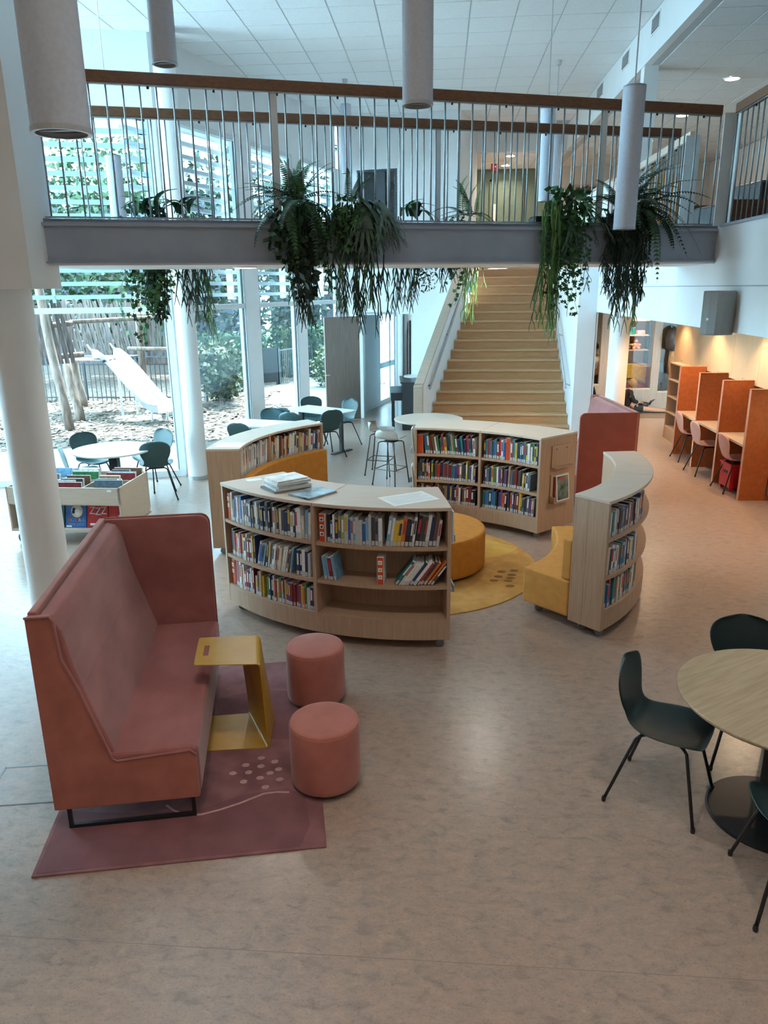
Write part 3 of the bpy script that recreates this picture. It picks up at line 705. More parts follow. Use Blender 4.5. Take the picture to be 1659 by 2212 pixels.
WARM = ['white','red','cream','orange','brown','navy','pale grey','tan','dark red','yellow','black','white']
g1 = 'books in the nearest curved bookcase'
am = (AF0+AF1)/2
marker(CF, RFO, AF0+2.0, LV[2], 'out', 'orange marker block at the left end of the nearest bookcase top shelf', 2)
marker(CF, RFO, am+1.8, LV[2], 'out', 'orange marker block with three blue pictures, nearest bookcase right bay top')
marker(CF, RFO, AF0+2.0, LV[0], 'out', 'orange marker block on the lowest left shelf of the nearest bookcase', 2)
marker(CF, RFO, am+14.6, LV[1], 'out', 'orange marker block with sandy pictures standing alone, nearest bookcase', 3, m=mat('marker sand',(.60,.45,.25),.5))
T = ', nearest curved bookcase'
book_row(CF, RFO, AF0+3.0, am-.8, LV[2], 'out', 'top left shelf'+T, g1, ALB, hr=(.19,.265), tr=(.018,.036), seed=11)
book_row(CF, RFO, am+2.9, am+15.5, LV[2], 'out', 'top right shelf'+T, g1, ALB+['red','orange'], hr=(.18,.265), tr=(.016,.034), seed=12)
book_row(CF, RFO, am+15.8, AF1-.8, LV[2], 'out', 'right half of top right shelf'+T, g1, ALB+['yellow','orange','red','brown'], hr=(.20,.27), tr=(.018,.034), lean=(.10,.22), seed=13)
book_row(CF, RFO, AF0+2.2, AF0+12, LV[1], 'out', 'middle left shelf'+T, g1, WARM, hr=(.20,.265), tr=(.016,.034), seed=14)
book_row(CF, RFO, AF0+12.2, am-5.0, LV[1], 'out', 'centre of middle left shelf'+T, g1, ALB+['tan'], hr=(.19,.24), tr=(.014,.028), lean=(.14,.26), seed=15)
book_row(CF, RFO, am-5.0, am-.8, LV[1], 'out', 'right end of middle left shelf'+T, g1, ['red','white','pale grey','orange','navy','navy'], hr=(.20,.25), tr=(.02,.034), seed=16)
book_row(CF, RFO, AF0+3.2, AF0+14.5, LV[0], 'out', 'bottom left shelf'+T, g1, WARM, hr=(.17,.25), tr=(.018,.040), seed=17)
book_row(CF, RFO, AF0+15.2, am-.8, LV[0], 'out', 'right half of bottom left shelf'+T, g1, ['red','white','dark red','navy','yellow','orange','purple','green','pale grey'], hr=(.18,.235), tr=(.014,.032), seed=18)
book_row(CF, RFO, am+2.0, am+5.4, LV[1], 'out', 'small group on middle right shelf'+T, g1, ['dark red','sky blue','pale grey','white'], hr=(.19,.215), tr=(.018,.030), lean=(-.16,-.10), seed=19)
book_row(CF, RFO, am+17.5, AF1-.2, LV[1], 'out', 'leaning row on middle right shelf'+T, g1, ['pale grey','white','charcoal','cream','orange','teal','navy','navy','green','white','red'], hr=(.22,.25), tr=(.014,.026), lean=(.58,.64), seed=20)
g2 = 'books in the bookcase before the stairs'
ab = (AB0+AB1)/2; T = ', bookcase before the stairs'
marker(CB, RBI, AB1-1.9, LV[2], 'in', 'orange marker block at the left end of the bookcase before the stairs', 0, .24, .07)
for i, (row, sd) in enumerate((('bottom',31),('middle',32),('top',33))):
    st_ = AB1-3.6 if i == 2 else AB1-1.2
    book_row(CB, RBI, st_, ab+1.0, LV[i], 'in', '%s left shelf%s' % (row,T), g2, MIX if i else ['brown','tan','white','black','dark red','navy'], hr=(.19,.255), tr=(.018,.034), lean=((-.16,-.06) if i == 2 else (-.02,.04)), seed=sd)
    book_row(CB, RBI, ab-1.0, AB0+1.0, LV[i], 'in', '%s right shelf%s' % (row,T), g2, MIX if i != 2 else ['blue','teal','green','navy','red','white','yellow'], hr=(.20,.26), tr=(.018,.034), lean=(-.02,.06), fill=.97 if i != 1 else .86, seed=sd+10)
marker(CB, RBI, ab-9.5, LV[2], 'in', 'tall plain orange marker among the top right books before the stairs', 0, .27, .06)
g3 = 'tall picture books by the windows'
book_row(CL, RLI, (AL0+AL1)/2+.8, AL1-1, .84, 'in', 'left bay of the window-side curved bookcase', g3, ['white','pale grey','pale grey','cream','white','charcoal'], hr=(.29,.325), tr=(.014,.032), dr=(.2,.24), lean=(.04,.14), seed=41, name='picture_book', cat='picture book', fill=.99)
book_row(CL, RLI, AL0+1, (AL0+AL1)/2-.8, .84, 'in', 'right bay of the window-side curved bookcase', g3, ['slate','navy','pale grey','cream','white','tan','orange','brown','blue'], hr=(.24,.32), tr=(.016,.036), dr=(.2,.24), lean=(.05,.14), seed=42, name='picture_book', cat='picture book')
g4 = 'books in the right-hand curved bookcase'; T = ' of the bookcase with the ochre bench'
for i, (row, fl, sd) in enumerate((('bottom shelf',.36,51),('middle shelf',.34,52),('top shelf',.40,53))):
    book_row(CR, RRO, AR0+1.3, AR1-1, LV[i], 'out', row+T, g4, ['navy','red','white','pale grey','blue','dark red','teal','cream','charcoal'], hr=(.20,.25), tr=(.022,.038), dr=(.12,.15), lean=(-.04,.06), fill=fl, seed=sd)
for i, (col, t) in enumerate((('white',.02),('slate',.05),('teal',.03),('navy',.03))):
    a = rad(AR1-3.4-1.6*i); put_book('picture_book', (CR[0]+cos(a)*(RRI-.0), CR[1]+sin(a)*(RRI-.0), .861), (sin(a),-cos(a)), (cos(a),sin(a)), t, .09, .26-.02*i, .05, col,
        '%s picture book in the small inner niche above the ochre bench' % col, 'picture book', 'picture books in the inner niche', None, False)

# ---- things on the bookcase tops
def flat_book(name, x, y, z, w, d, t, rz, cov, label, cat='book', group=None, bend=False):
    b = thing(name, label, cat, (x,y,z), rz, group)
    MB().box((-w/2,-d/2,0),(w/2,d/2,.003)).box((-w/2,-d/2,t-.003),(w/2,d/2,t)).box((-w/2,-d/2,.003),(-w/2+.004,d/2,t-.003)).obj('cover', cov, b)
    MB().box((-w/2+.004,-d/2+.005,.003),(w/2-.006,d/2-.005,t-.003)).obj('pages', M_PAPER, b)
    return b
zt = 1.2155
cw, cg, cd = mat('cover white',BC['white'],.42), mat('cover pale grey',BC['pale grey'],.42), mat('cover charcoal',BC['charcoal'],.42)
mtn = mat('mountain cover',(.03,.07,.09),.3,.5,7,col2=(.35,.45,.50))
for i, (w, d, t, rz, cv, lb) in enumerate(((.36,.26,.014,40,cd,'bottom'),(.34,.27,.020,36,cw,'second'),(.30,.24,.018,44,cg,'third'),(.33,.26,.022,38,cw,'fourth'),(.30,.24,.012,41,cw,'top'))):
    flat_book('picture_book', -1.31+.012*(i%2), 6.19+.006*i, zt+[0,.0145,.035,.0535,.076][i], w, d, t, rad(rz), cv, '%s picture book of the stack on the nearest bookcase' % lb, 'picture book', 'stack of books on the nearest bookcase')
flat_book('picture_book', -1.045, 5.99, zt, .33, .25, .016, rad(53), mtn, 'dark picture book lying beside the stack on the nearest bookcase', 'picture book')
def sheet(name, x, y, z, w, d, rz, label, lines=0):
    s = thing(name, label, 'paper', (x,y,z), rz)
    MB().box((-w/2,-d/2,0),(w/2,d/2,.0012)).obj('page', M_PAPER, s)
    for k in range(lines): MB().box((-w/2+.03,d/2-.05-.028*k,.0012),(w/2-.03-(.05 if k%3 == 2 else 0),d/2-.046-.028*k,.0015)).obj('text_line', mat('grey print',(.35,.37,.4),.7), s)
    return s
sheet('paper_sheet', -.24, 5.87, zt, .42, .29, rad(32), 'large printed sheet lying on the nearest bookcase top', 8)
sheet('paper_sheet', -1.655, 6.45, zt, .14, .09, rad(30), 'small blank slip of paper left of the book stack')
sheet('paper_sheet', -2.30, 8.01, zt, .30, .25, rad(2), 'pale sheet on the window-side bookcase corner')

# ---- display holders on end panels
def end_holder(unit, a, R, z, label_part, out=1, w=.22):
    """clear angle bracket on an end panel, part of its bookcase"""
    M = Matrix.Rotation(rad(a),4,'Z')
    sgn = 1 if out > 0 else -1
    MB().box((R-w/2,0,z),(R+w/2,sgn*.07,z+.012),M).box((R-w/2,sgn*.062,z),(R+w/2,sgn*.07,z+.055),M).obj(label_part, M_GREYL, unit)
for z in (.42,.86): end_holder(front, AF1, (RFI+RFO)/2, z, 'display_bracket')
a = rad(AF1)
for i, (dx, col) in enumerate(((.018,'slate'),(.034,'sky blue'))):
    put_book('picture_book', (CF[0]+cos(a)*1.9-sin(a)*dx, CF[1]+sin(a)*1.9+cos(a)*dx, .873), (-sin(a),cos(a)), (cos(a),sin(a)), .012, .2, .27, .0, col, '%s picture book on the end bracket of the nearest bookcase' % col, 'picture book', 'picture books on the end bracket', None, False)
for z in (.36,.84): end_holder(back, AB1, (RBI+RBO)/2, z, 'display_bracket')
a = rad(AB1)
for z, col in ((.853,'pale grey'),(.373,'white')):
    put_book('picture_book', (CB[0]+cos(a)*2.36-sin(a)*.03, CB[1]+sin(a)*2.36+cos(a)*.03, z), (-sin(a),cos(a)), (cos(a),sin(a)), .012, .2, .30, .09, col, '%s picture book on the %s left end bracket before the stairs' % (col, 'upper' if z > .5 else 'lower'), 'picture book', None, None, False)
MR = Matrix.Rotation(rad(AB0),4,'Z')
MB().box((2.31,-.012,.84),(2.65,0,1.10),MR).box((2.31,-.07,.84),(2.65,0,.852),MR).obj('display_panel', M_OAK, back)
MB().box((2.31,-.012,.42),(2.65,0,.76),MR).box((2.31,-.075,.42),(2.65,0,.432),MR).box((2.31,-.075,.42),(2.325,0,.50),MR).obj('display_pocket', M_OAK, back)
for x in (2.38,2.56): MB().box((x,-.016,1.05),(x+.012,-.012,1.062),MR).obj('screw', M_BLACKM, back)
pb = thing('picture_book', 'landscape painted picture book in the end pocket before the stairs', 'picture book', (0,0,0))
pb.matrix_world = Matrix.Translation((CB[0],CB[1],0)) @ MR @ Matrix.Translation((2.49,-.048,.434)) @ Matrix.Rotation(rad(-6),4,'X')
MB().box((-.11,-.012,0),(.12,.012,.31)).obj('body', M_PAPER, pb)
MB().box((-.095,-.0135,.015),(.105,-.012,.295)).obj('cover_picture', mat('green landscape print',(.03,.08,.045),.4,.6,9,col2=(.22,.30,.25)), pb)
MB().prism([(.045*cos(k*pi/8)*1.2,.045*sin(k*pi/8)*.45) for k in range(16)],0,.0006).obj('title_oval', mat('title oval red',(.45,.08,.06),.5), pb).matrix_local = Matrix.Translation((.0,-.0135,.26)) @ Matrix.Rotation(pi/2,4,'X')
put_book('picture_book', (CB[0]+cos(rad(AB0))*2.36+sin(rad(AB0))*.021, CB[1]+sin(rad(AB0))*2.36-cos(rad(AB0))*.021, .433), (sin(rad(AB0)),-cos(rad(AB0))), (cos(rad(AB0)),sin(rad(AB0))), .014, .2, .30, 0, 'dark red', 'dark red picture book behind the painted one in the end pocket', 'picture book', None, None, False)

# ---- benches inside the ring
def arc_bench(label, c, r_front, r_back, a0, a1, m, zback, bt=.10):
    b = thing('curved_bench', label, 'bench', (c[0],c[1],0), 0, 'curved upholstered benches')
    MB().arc((0,0), r_front, r_back, a0, a1, .10, .43, 22).obj('seat', m, b, bevel=.018, seg=3)
    MB().arc((0,0), r_back-bt, r_back, a0+.3, a1-.3, .435, zback, 22).obj('backrest', m, b, bevel=.018, seg=3)
    for a in (a0+4, a1-4): caster(b, (r_front+.10)*cos(rad(a)), (r_front+.10)*sin(rad(a)), .10)
    return b
arc_bench('ochre curved bench on the inner side of the narrow bookcase', CR, 1.46, RRI-.012, AR0+.2, AR1-.5, M_YELL, .80)
arc_bench('orange curved bench backing onto the picture book shelf', CL, 1.46, RLI-.012, AL0+.2, AL1-.5, M_ORNG, .89)
def pouf(label, x, y, r, h, m, zb=.02, group=None, name='pouf'):
    p = thing(name, label, 'pouf', (x,y,.0126), 0, group)
    MB().lathe([(r-.02,zb),(r-.004,zb+.012),(r,zb+.035),(r,h-.03),(r-.004,h-.012),(r-.014,h-.003),(r-.03,h),(.0,h+.003)], 56, cap=False).obj('cushion', m, p, smooth=True)
    MB().lathe([(r-.05,0),(r-.05,zb+.004)], 32).obj('base', M_BLACKM, p)
    MB().tube([((r-.008)*cos(2*pi*k/48),(r-.008)*sin(2*pi*k/48),h-.008) for k in range(49)], .0025, 6, cap=False).obj('piping', m, p)
    return p
pouf('large round orange pouf at the centre of the bookcase ring', -.12, 7.57, .62, .43, M_ORNG, .03)
pouf('small orange pouf beside the bookcase before the stairs', -.27, 8.72, .32, .46, M_ORNG, .03)
yr = thing('round_rug', 'round ochre rug inside the bookcase ring', 'rug', (-.33,7.6,0))
MB().lathe([(1.38,0),(1.38,.008),(1.372,.010),(0,.010)], 72, cap=False).obj('pile', M_YRUG, yr)
MB().prism([(.6+.75*cos(k*pi/20)*.9, .75+.62*sin(k*pi/20)) for k in range(40) if hypot(.6+.75*cos(k*pi/20)*.9,.75+.62*sin(k*pi/20)) < 1.37], .010, .0112).obj('light_field', M_YRUGL, yr)
for k, (x, y) in enumerate(((.666,7.385),(.624,7.245),(.572,7.134),(.765,7.296),(.745,7.209),(.714,7.131),(.72,6.994),(.80,7.42))):
    MB().prism([(x+.33+.045*cos(j*pi/8), y-7.6+.03*sin(j*pi/8)) for j in range(16)], .010, .0122).obj('dot', M_YRUGD, yr)

# ================================================================== SOFAS
def make_sofa(label):
    s = thing('high_back_sofa', label, 'sofa', (0,0,.0), 0, 'high-backed two seat sofas')
    D, L, Hh = .776, 1.74, 1.28
    prof = [(0,.13),(D,.13),(D,.40),(D-.03,.432),(.36,.405),(.335,.42),(.215,.84),(.15,1.02),(.135,1.245),(.12,1.27),(.0,1.27)]
    MX = Matrix(((1,0,0,0),(0,0,-1,0),(0,1,0,0),(0,0,0,1)))       # polygon (x,z) extruded along -y
    MB().prism(prof, -.055, 0, MX).obj('side_panel', M_TERRA, s, bevel=.008)
    MB().box((0,.055,.13),(.045,L,Hh)).obj('back_shell', M_TERRA, s, bevel=.008)
    cush = [(.05,.44),(.345,.44),(.225,.84),(.195,.96),(.158,1.18),(.125,1.245),(.07,1.26),(.05,1.26)]
    MB().prism(cush, -(L-.062), -.03, MX).obj('back_cushion', M_ROSE, s, bevel=.02, seg=3)
    MB().box((.05,.012,.15),(D+.012,L-.06,.445)).obj('seat', M_ROSE, s, bevel=.028, seg=3)
    MB().tube([(.222,.045,.845),(.222,.9,.845),(.222,L-.07,.845)], .004, 6).obj('back_seam', M_ROSE, s)
    pw = []
    R_ = .07
    for k in range(7):
        a = pi/2*k/6; pw.append((D-R_+R_*sin(a), Hh-R_+R_*cos(a)))
    wp = [(0,.13),(D,.13)]+pw[::-1]+[(0,Hh)]
    MB().prism(wp, -L, -(L-.03), MX).obj('wing', M_RUST, s, bevel=.006)
    MB().prism([(x*.985+.006,z*.995+.002) for x,z in wp], -(L-.03), -(L-.06), MX).obj('wing_lining', M_ROSE, s, bevel=.01)
    pts = [(x,.0,z) for x,z in [(D,.40),(D-.03,.432),(.36,.405),(.335,.42),(.215,.84),(.15,1.02),(.135,1.245),(.12,1.27),(0,1.27)]]
    MB().tube([(x,.0,z+.003) for x,_,z in pts], .007, 6).obj('piping', M_ROSE, s, smooth=True)
    for y in (.015, L-.12):
        MB().box((.06,y,0),(D-.03,y+.02,.02)).box((.06,y,.02),(.08,y+.02,.14)).box((D-.05,y,.02),(D-.03,y+.02,.14)).obj('sled_leg', M_BLACKM, s)
    return s
sofa = make_sofa('rose velvet high-backed sofa on the rose rug')
sofa.location = (-2.067,3.309,.0126); sofa.rotation_euler = (0,0,rad(12.2))
clone(sofa, (2.433,11.617,0), rad(185.5), 'rust high-backed sofa seen from its wing behind the ring', 'high-backed two seat sofas')

rug = thing('rose_rug', 'rectangular rose rug with pale dots under the sofa', 'rug', (-2.042,2.979,0), rad(11.8))
MB().box((0,0,0),(1.50,2.12,.010)).obj('pile', M_RUG, rug, bevel=.003, seg=1)
MB().prism([(.02,.02),(1.36,.02),(1.42,.18),(1.40,.42),(1.30,.52),(1.05,.50),(.8,.40),(.45,.42),(.02,.5)], .010, .0112).obj('dark_field', M_RUGD, rug)
MB().prism([(.85,1.12),(1.48,1.0),(1.48,1.62),(1.1,1.7),(.80,1.62)], .010, .0112).obj('dark_field', M_RUGD, rug)
Ri_ = Matrix.Rotation(-rad(11.8),2)
def rl(x, y): v = Ri_ @ Vector((x+2.042,y-2.979)); return (v.x,v.y)
for x, y in ((-1.101,4.039),(-1.007,4.006),(-1.18,3.961),(-1.083,3.954),(-.966,3.93),(-1.24,3.874),(-1.144,3.889),(-1.011,3.889),(-1.062,3.839),(-.939,3.832),(-1.152,3.797),(-1.009,3.754)):
    px, py = rl(x,y); MB().prism([(px+.023*cos(j*pi/7)+.004*sin(3*j+x*40),py+.019*sin(j*pi/7)) for j in range(14)], .010, .0125).obj('dot', M_RUGL, rug)
MB().tube([(*rl(x,y),.010) for x,y in ((-1.543,3.559),(-1.49,3.52),(-1.44,3.497),(-1.38,3.486),(-1.318,3.492),(-1.22,3.54),(-1.12,3.603),(-1.06,3.65),(-1.005,3.693),(-.93,3.712),(-.858,3.714))], .007, 6).obj('line', M_RUGL, rug)

# bent mustard side table
ct = thing('side_table', 'bent mustard yellow metal side table beside the rose sofa', 'side table', (-1.495,4.10,.0115), rad(6.5))
Ht = .61
TN, TF, RF, RN = (-.012,0), (-.05,.385), (.352,.400), (.405,-.010)      # table top corners
BN, BF, QF, QN = (.03,-.010), (-.024,.401), (.247,.425), (.425,.004)    # foot plate corners
mix2 = lambda p, q, t: (p[0]+(q[0]-p[0])*t, p[1]+(q[1]-p[1])*t)
S0, S1 = mix2(TN,RN,.86), mix2(TF,RF,.86)
OF = (.425,.345)
mb = MB().add([(*S0,Ht),(*S1,Ht),(*RF,Ht),(*RN,Ht),(*OF,.0),(*QN,.0)], [(0,3,2,1),(3,5,4,2)])
o = mb.obj('outer_plate', M_MUST, ct, bevel=.03, seg=5, angle=40)
m_ = o.modifiers.new('thickness','SOLIDIFY'); m_.thickness = .006; m_.offset = -1
IT = mix2(TF,RF,.66)
mb = MB().add([(*IT,Ht-.007),(RN[0]-.006,RN[1]+.004,Ht-.007),(*QF,0),(QN[0]-.006,QN[1],0),(*BF,0),(*BN,0)], [(0,1,3,2),(3,5,4,2)])
o = mb.obj('inner_plate', M_MUST, ct, bevel=.02, seg=4, angle=40)
m_ = o.modifiers.new('thickness','SOLIDIFY'); m_.thickness = .006; m_.offset = 0
q4 = lambda u, v: (*mix2(mix2(TN,S0,u), mix2(TF,S1,u), v), Ht)
us_, vs_ = (0,.035,.13,.23,1), (0,.04,.32,.68,.96,1)
vv = [q4(u,v) for u in us_ for v in vs_]; ff = []
for i in range(4):
    for j in range(5):
        if i == 2 and j == 2 or (i == 0 and j in (0,4)): continue
        k = i*6+j; ff.append((k,k+6,k+7,k+1))
ff += [(1,6,7),(4,10,11)[::1]]
top = MB().add(vv, ff).obj('top_plate', M_MUST, ct)
m_ = top.modifiers.new('thickness','SOLIDIFY'); m_.thickness = .007; m_.offset = -1
# poufs
pouf('nearer rose pouf on the edge of the rose rug', -.655, 3.84, .208, .42, M_SALM, .02, 'rose poufs')
pouf('farther rose pouf in front of the nearest bookcase', -.865, 4.79, .208, .42, M_SALM, .02, 'rose poufs')

# ================================================================== CHAIRS
def shell_mesh(name, m, stool=False):
    # centre line (x,z), half width
    if not stool:
        cl = [(.225,.430,.150),(.205,.450,.195),(.15,.457,.222),(.05,.452,.228),(-.06,.447,.215),(-.14,.452,.180),(-.185,.478,.155),(-.207,.53,.150),(-.222,.60,.178),(-.24,.68,.203),(-.256,.74,.203),(-.268,.785,.178),(-.275,.815,.125),(-.278,.83,.05)]
    else:
        cl = [(.20,.665,.13),(.18,.682,.18),(.12,.688,.205),(.02,.682,.21),(-.07,.683,.205),(-.13,.70,.20),(-.165,.74,.20),(-.185,.79,.195),(-.198,.825,.17),(-.204,.84,.10)]
    nu = 9; vs = []; fs = []
    for i, (x,z,w) in enumerate(cl):
        t = i/(len(cl)-1)
        for j in range(nu):
            u = j/(nu-1)*2-1
            lift = (.035 if not stool else .055)*abs(u)**2.5*(1 if t < .55 else 0.)
            fwd = (.035 if not stool else .10)*abs(u)**2.2*(max(0,(t-.45))/.55 if t > .45 else 0)
            vs.append((x+fwd, u*w, z+lift))
    for i in range(len(cl)-1):
        for j in range(nu-1):
            a = i*nu+j; fs.append((a,a+nu,a+nu+1,a+1))
    mb = MB(); mb.add(vs, fs)
    me = mb.mesh(name, m, True)
    return me
def make_chair(name, label, cat, m, legm, stool=False, group=None):
    c = thing(name, label, cat, (0,0,0), 0, group)
    link('shell', shell_mesh('shell', m, stool), c, subsurf=1, solid=.010)
    hz = .435 if not stool else .665
    top = [(.14,.13),(.14,-.13),(-.13,.13),(-.13,-.13)]
    sp = 1.0 if not stool else .95
    bot = [(.235,.225),(.235,-.225),(-.255,.235),(-.255,-.235)] if not stool else [(.20,.20),(.20,-.20),(-.21,.20),(-.21,-.20)]
    for (tx,ty),(bx,by) in zip(top,bot):
        MB().tube([(tx*.4,ty*.55,hz-.005),(tx*.85,ty*.95,hz-.012),(tx*1.02,ty*1.06,hz-.03),(bx,by,.012)], .0095, 8).obj('leg', legm, c, smooth=True)
        MB().lathe([(.011,0),(.013,.012),(.011,.03)], 10, Matrix.Translation((bx,by,0))).obj('foot_cap', M_BLACKM, c)
    MB().box((-.10,-.10,hz-.012),(.10,.10,hz-.002)).obj('seat_plate', legm, c)
    if stool:
        q = [tuple(Vector((tx*1.02,ty*1.06,hz-.03)).lerp(Vector((bx,by,.012)),.62)) for (tx,ty),(bx,by) in zip(top,bot)]
        for i, j in ((0,1),(1,3),(3,2),(2,0)): MB().tube([q[i],q[j]], .008, 8).obj('foot_rail', legm, c)
    return c
ch = make_chair('shell_chair', 'dark green shell chair in full view at the right-hand oak table', 'chair', M_PETROL, M_BLACKM, group='dark green shell chairs')
ch.location = (1.31,3.83,0); ch.rotation_euler = (0,0,rad(-31))
G = 'dark green shell chairs'
clone(ch, (1.93,4.30,0), rad(-96), 'dark green shell chair on the far side of the right-hand oak table', G)
clone(ch, (1.735,3.10,0), rad(84), 'dark green shell chair partly out of frame, near side of oak table', G)
cp = make_chair('shell_chair', 'petrol shell chair with its back to us right of the white round table', 'chair', M_PETROL_LIT, M_BLACKM, group='petrol shell chairs')
cp.location = (-4.02,10.20,0); cp.rotation_euler = (0,0,rad(111)); cp.scale = (1.06,1.06,1.04)
G = 'petrol shell chairs'
for x, y, a, lb in ((-5.08,10.47,-40,'petrol shell chair behind the left of the white round table'),(-4.27,10.72,-116,'pale petrol shell chair behind the right of the white round table'),(-4.86,9.72,38,'petrol shell chair at the left of the white round table behind the book trough'),
    (-3.07,11.72,72,'petrol shell chair on the near side of the nearer white table'),(-2.97,12.74,-95,'petrol shell chair between the two white tables'),(-2.64,13.30,58,'petrol shell chair, leftmost on near side of far white table'),
    (-2.46,12.80,72,'petrol shell chair, second on the near side of the far white table'),(-1.99,13.02,125,'petrol shell chair with dark back, rightmost on near side of far white table'),(-2.42,14.22,-75,'petrol shell chair behind the far white table near the pier'),
    (-1.83,13.96,-125,'petrol shell chair fully seen beside the open oak door')):
    clone(cp, (x,y,0), rad(a), lb, G)
pk = make_chair('shell_chair', 'salmon shell chair at the nearest study booth with the red crate', 'chair', M_PINKS, M_BLACKM, group='salmon chairs at the study booths')
pk.location = (4.28,10.84,0); pk.rotation_euler = (0,0,rad(2))
clone(pk, (4.21,11.88,0), rad(4), 'salmon shell chair at the middle study booth', 'salmon chairs at the study booths')
clone(pk, (4.27,12.87,0), rad(0), 'salmon shell chair at the farthest study booth', 'salmon chairs at the study booths')
bs = make_chair('bar_stool', 'beige bar stool nearer to us at the high table', 'stool', M_BEIGE, mat('bronze metal',(.10,.085,.07),.4,metal=.5), True, 'beige bar stools')
bs.location = (-.72,11.08,0); bs.rotation_euler = (0,0,rad(62))
clone(bs, (-.92,11.72,0), rad(-12), 'beige bar stool farther back at the high table', 'beige bar stools')

# ================================================================== TABLES
def round_table(label, x, y, r, h, mtop, mleg, rb=.34, group='round tables'):
    t = thing('round_table', label, 'table', (x,y,0), 0, group)
    MB().lathe([(r-.012,h-.026),(r,h-.012),(r,h-.003),(r-.003,h),(0,h)], 72, cap=False).obj('table_top', mtop, t)
    MB().lathe([(r-.012,h-.026),(0,h-.026)], 72, cap=False).obj('underside', M_BLACKM, t)
    MB().box((-.06,-.06,.012),(.06,.06,h-.026)).obj('stem', mleg, t, bevel=.01)
    MB().lathe([(rb,0),(rb,.010),(rb-.01,.014),(0,.016)], 56, cap=False).obj('base_plate', mleg, t)
    return t
rt = round_table('round oak table with black base at the lower right', 1.875, 3.69, .56, .745, M_TTOP, M_BLACKM)
rt.rotation_euler = (0,0,rad(35))
round_table('white round table in sunlight before the playground window', -4.55, 10.02, .55, .745, M_WTOP, M_BLACKM, .3)
round_table('high beige round table with two bar stools', -.16, 11.32, .52, .96, M_OAKL, M_BLACKM, .3)
def rect_table(label, x, y, rz, w, d):
    t = thing('rectangular_table', label, 'table', (x,y,0), rad(rz), 'white rectangular tables')
    MB().box((-w/2,-d/2,.72),(w/2,d/2,.745)).obj('table_top', M_WTOP, t, bevel=.004, seg=1)
    for sx in (-1,1):
        MB().box((sx*(w/2-.12)-.03,-.03,.02),(sx*(w/2-.12)+.03,.03,.72)).obj('leg', M_BLACKM, t)
        MB().box((sx*(w/2-.12)-.04,-d/2+.04,0),(sx*(w/2-.12)+.04,d/2-.04,.02)).obj('foot', M_BLACKM, t)
    return t
rect_table('far white rectangular table in front of the oak door', -2.16, 13.58, -32, 1.18, .62)
rect_table('nearer white rectangular table behind the window-side bookcase', -2.92, 12.12, -15, 1.15, .65)

# ================================================================== BOOK TROUGH
bt = thing('book_trough', 'pale oak book trough on wheels behind the near column', 'book trough', (-5.0,8.06,0), rad(-1))
Lb, Db = 1.36, .84
MB().box((0,0,.50),(Lb,.018,.70)).obj('front_board', M_OAKL, bt)
MB().box((0,Db-.018,.50),(Lb,Db,.70)).obj('rear_board', M_OAKL, bt)
for k, (y0, y1) in enumerate(((0,.42),(.422,Db))):
    MX = Matrix(((0,0,1,Lb-.018),(1,0,0,0),(0,1,0,0),(0,0,0,1)))
    MB().prism([(y0,.17),(y1,.17),(y1,.70),(y0,.70)] if k == 0 else [(y0,.17),(y1-.05,.17),(y1,.25),(y1,.70),(y0,.70)], 0, .018, MX).obj('end_board', M_OAKL, bt)
    MX = Matrix(((0,0,1,0),(1,0,0,0),(0,1,0,0),(0,0,0,1)))
    MB().prism([(y0,.17),(y1,.17),(y1,.70),(y0,.70)], 0, .018, MX).obj('end_board', M_OAKL, bt)
MB().box((.018,.018,.485),(Lb-.018,Db-.018,.50)).obj('trough_floor', M_OAKL, bt)
for x in (.46,.90): MB().box((x,.018,.50),(x+.012,Db-.018,.69)).obj('partition', M_OAKL, bt)
MB().box((.018,.415,.50),(Lb-.018,.427,.69)).obj('partition', M_OAKL, bt)
MB().box((0,0,.165),(Lb,Db,.195)).obj('bottom_shelf', M_OAKL, bt)
MB().box((.018,.40,.195),(Lb-.018,.42,.485)).obj('inner_back', M_OAKL, bt)
MB().box((1.22,-.001,.655),(1.27,.0,.68)).obj('tag', M_PAPER, bt)
for x in (.08,Lb-.08):
    for y in (.08,Db-.08): caster(bt, x, y, .165)
gb = 'books standing in the oak trough'
r = random.Random(5); kk = 0
TC = ['green','lime','white','cream','slate','navy','sky blue','tan','dark red','pale grey','charcoal','brown']
for bx in range(3):
    for by in range(2):
        x = -5.0+.03+.455*bx; yb = 8.06+.03+.415*by; n_ = 4
        for q in range(n_):
            w = r.uniform(.22,.36); h = r.uniform(.22,.27); col = TC[kk % len(TC)]; t = r.uniform(.018,.05)
            put_book('picture_book', (x+.03+w*0+r.uniform(0,.06), yb+.05+.085*q, .501), (0,1), (1,0), t, w, h, r.uniform(.10,.22), col,
                     '%s picture book, %s row of the %s trough bin' % (col, ORD[q], ['far left','near column','middle front','middle back','front right','back right'][bx*2+by]), 'picture book', gb, None, False)
            kk += 1
def cover_book(x, m, label, deco, w=.25):
    b = thing('picture_book', label, 'picture book', (x,8.12,.197), 0, 'picture books facing out under the trough')
    b.rotation_euler = (rad(-16),0,0); b.scale = (.93,1,1)
    MB().box((0,0,0),(w/.93,.02,.285)).obj('body', m, b)
    deco(b)
FM = lambda x, z: Matrix.Translation((x,-.0012,z)) @ Matrix.Rotation(pi/2,4,'X')
def disc(b, x, z, r0, m, name): 
    o = MB().prism([(r0*cos(k*pi/14),r0*sin(k*pi/14)) for k in range(28)],0,.0012).obj(name, m, b); o.matrix_local = FM(x,z); return o
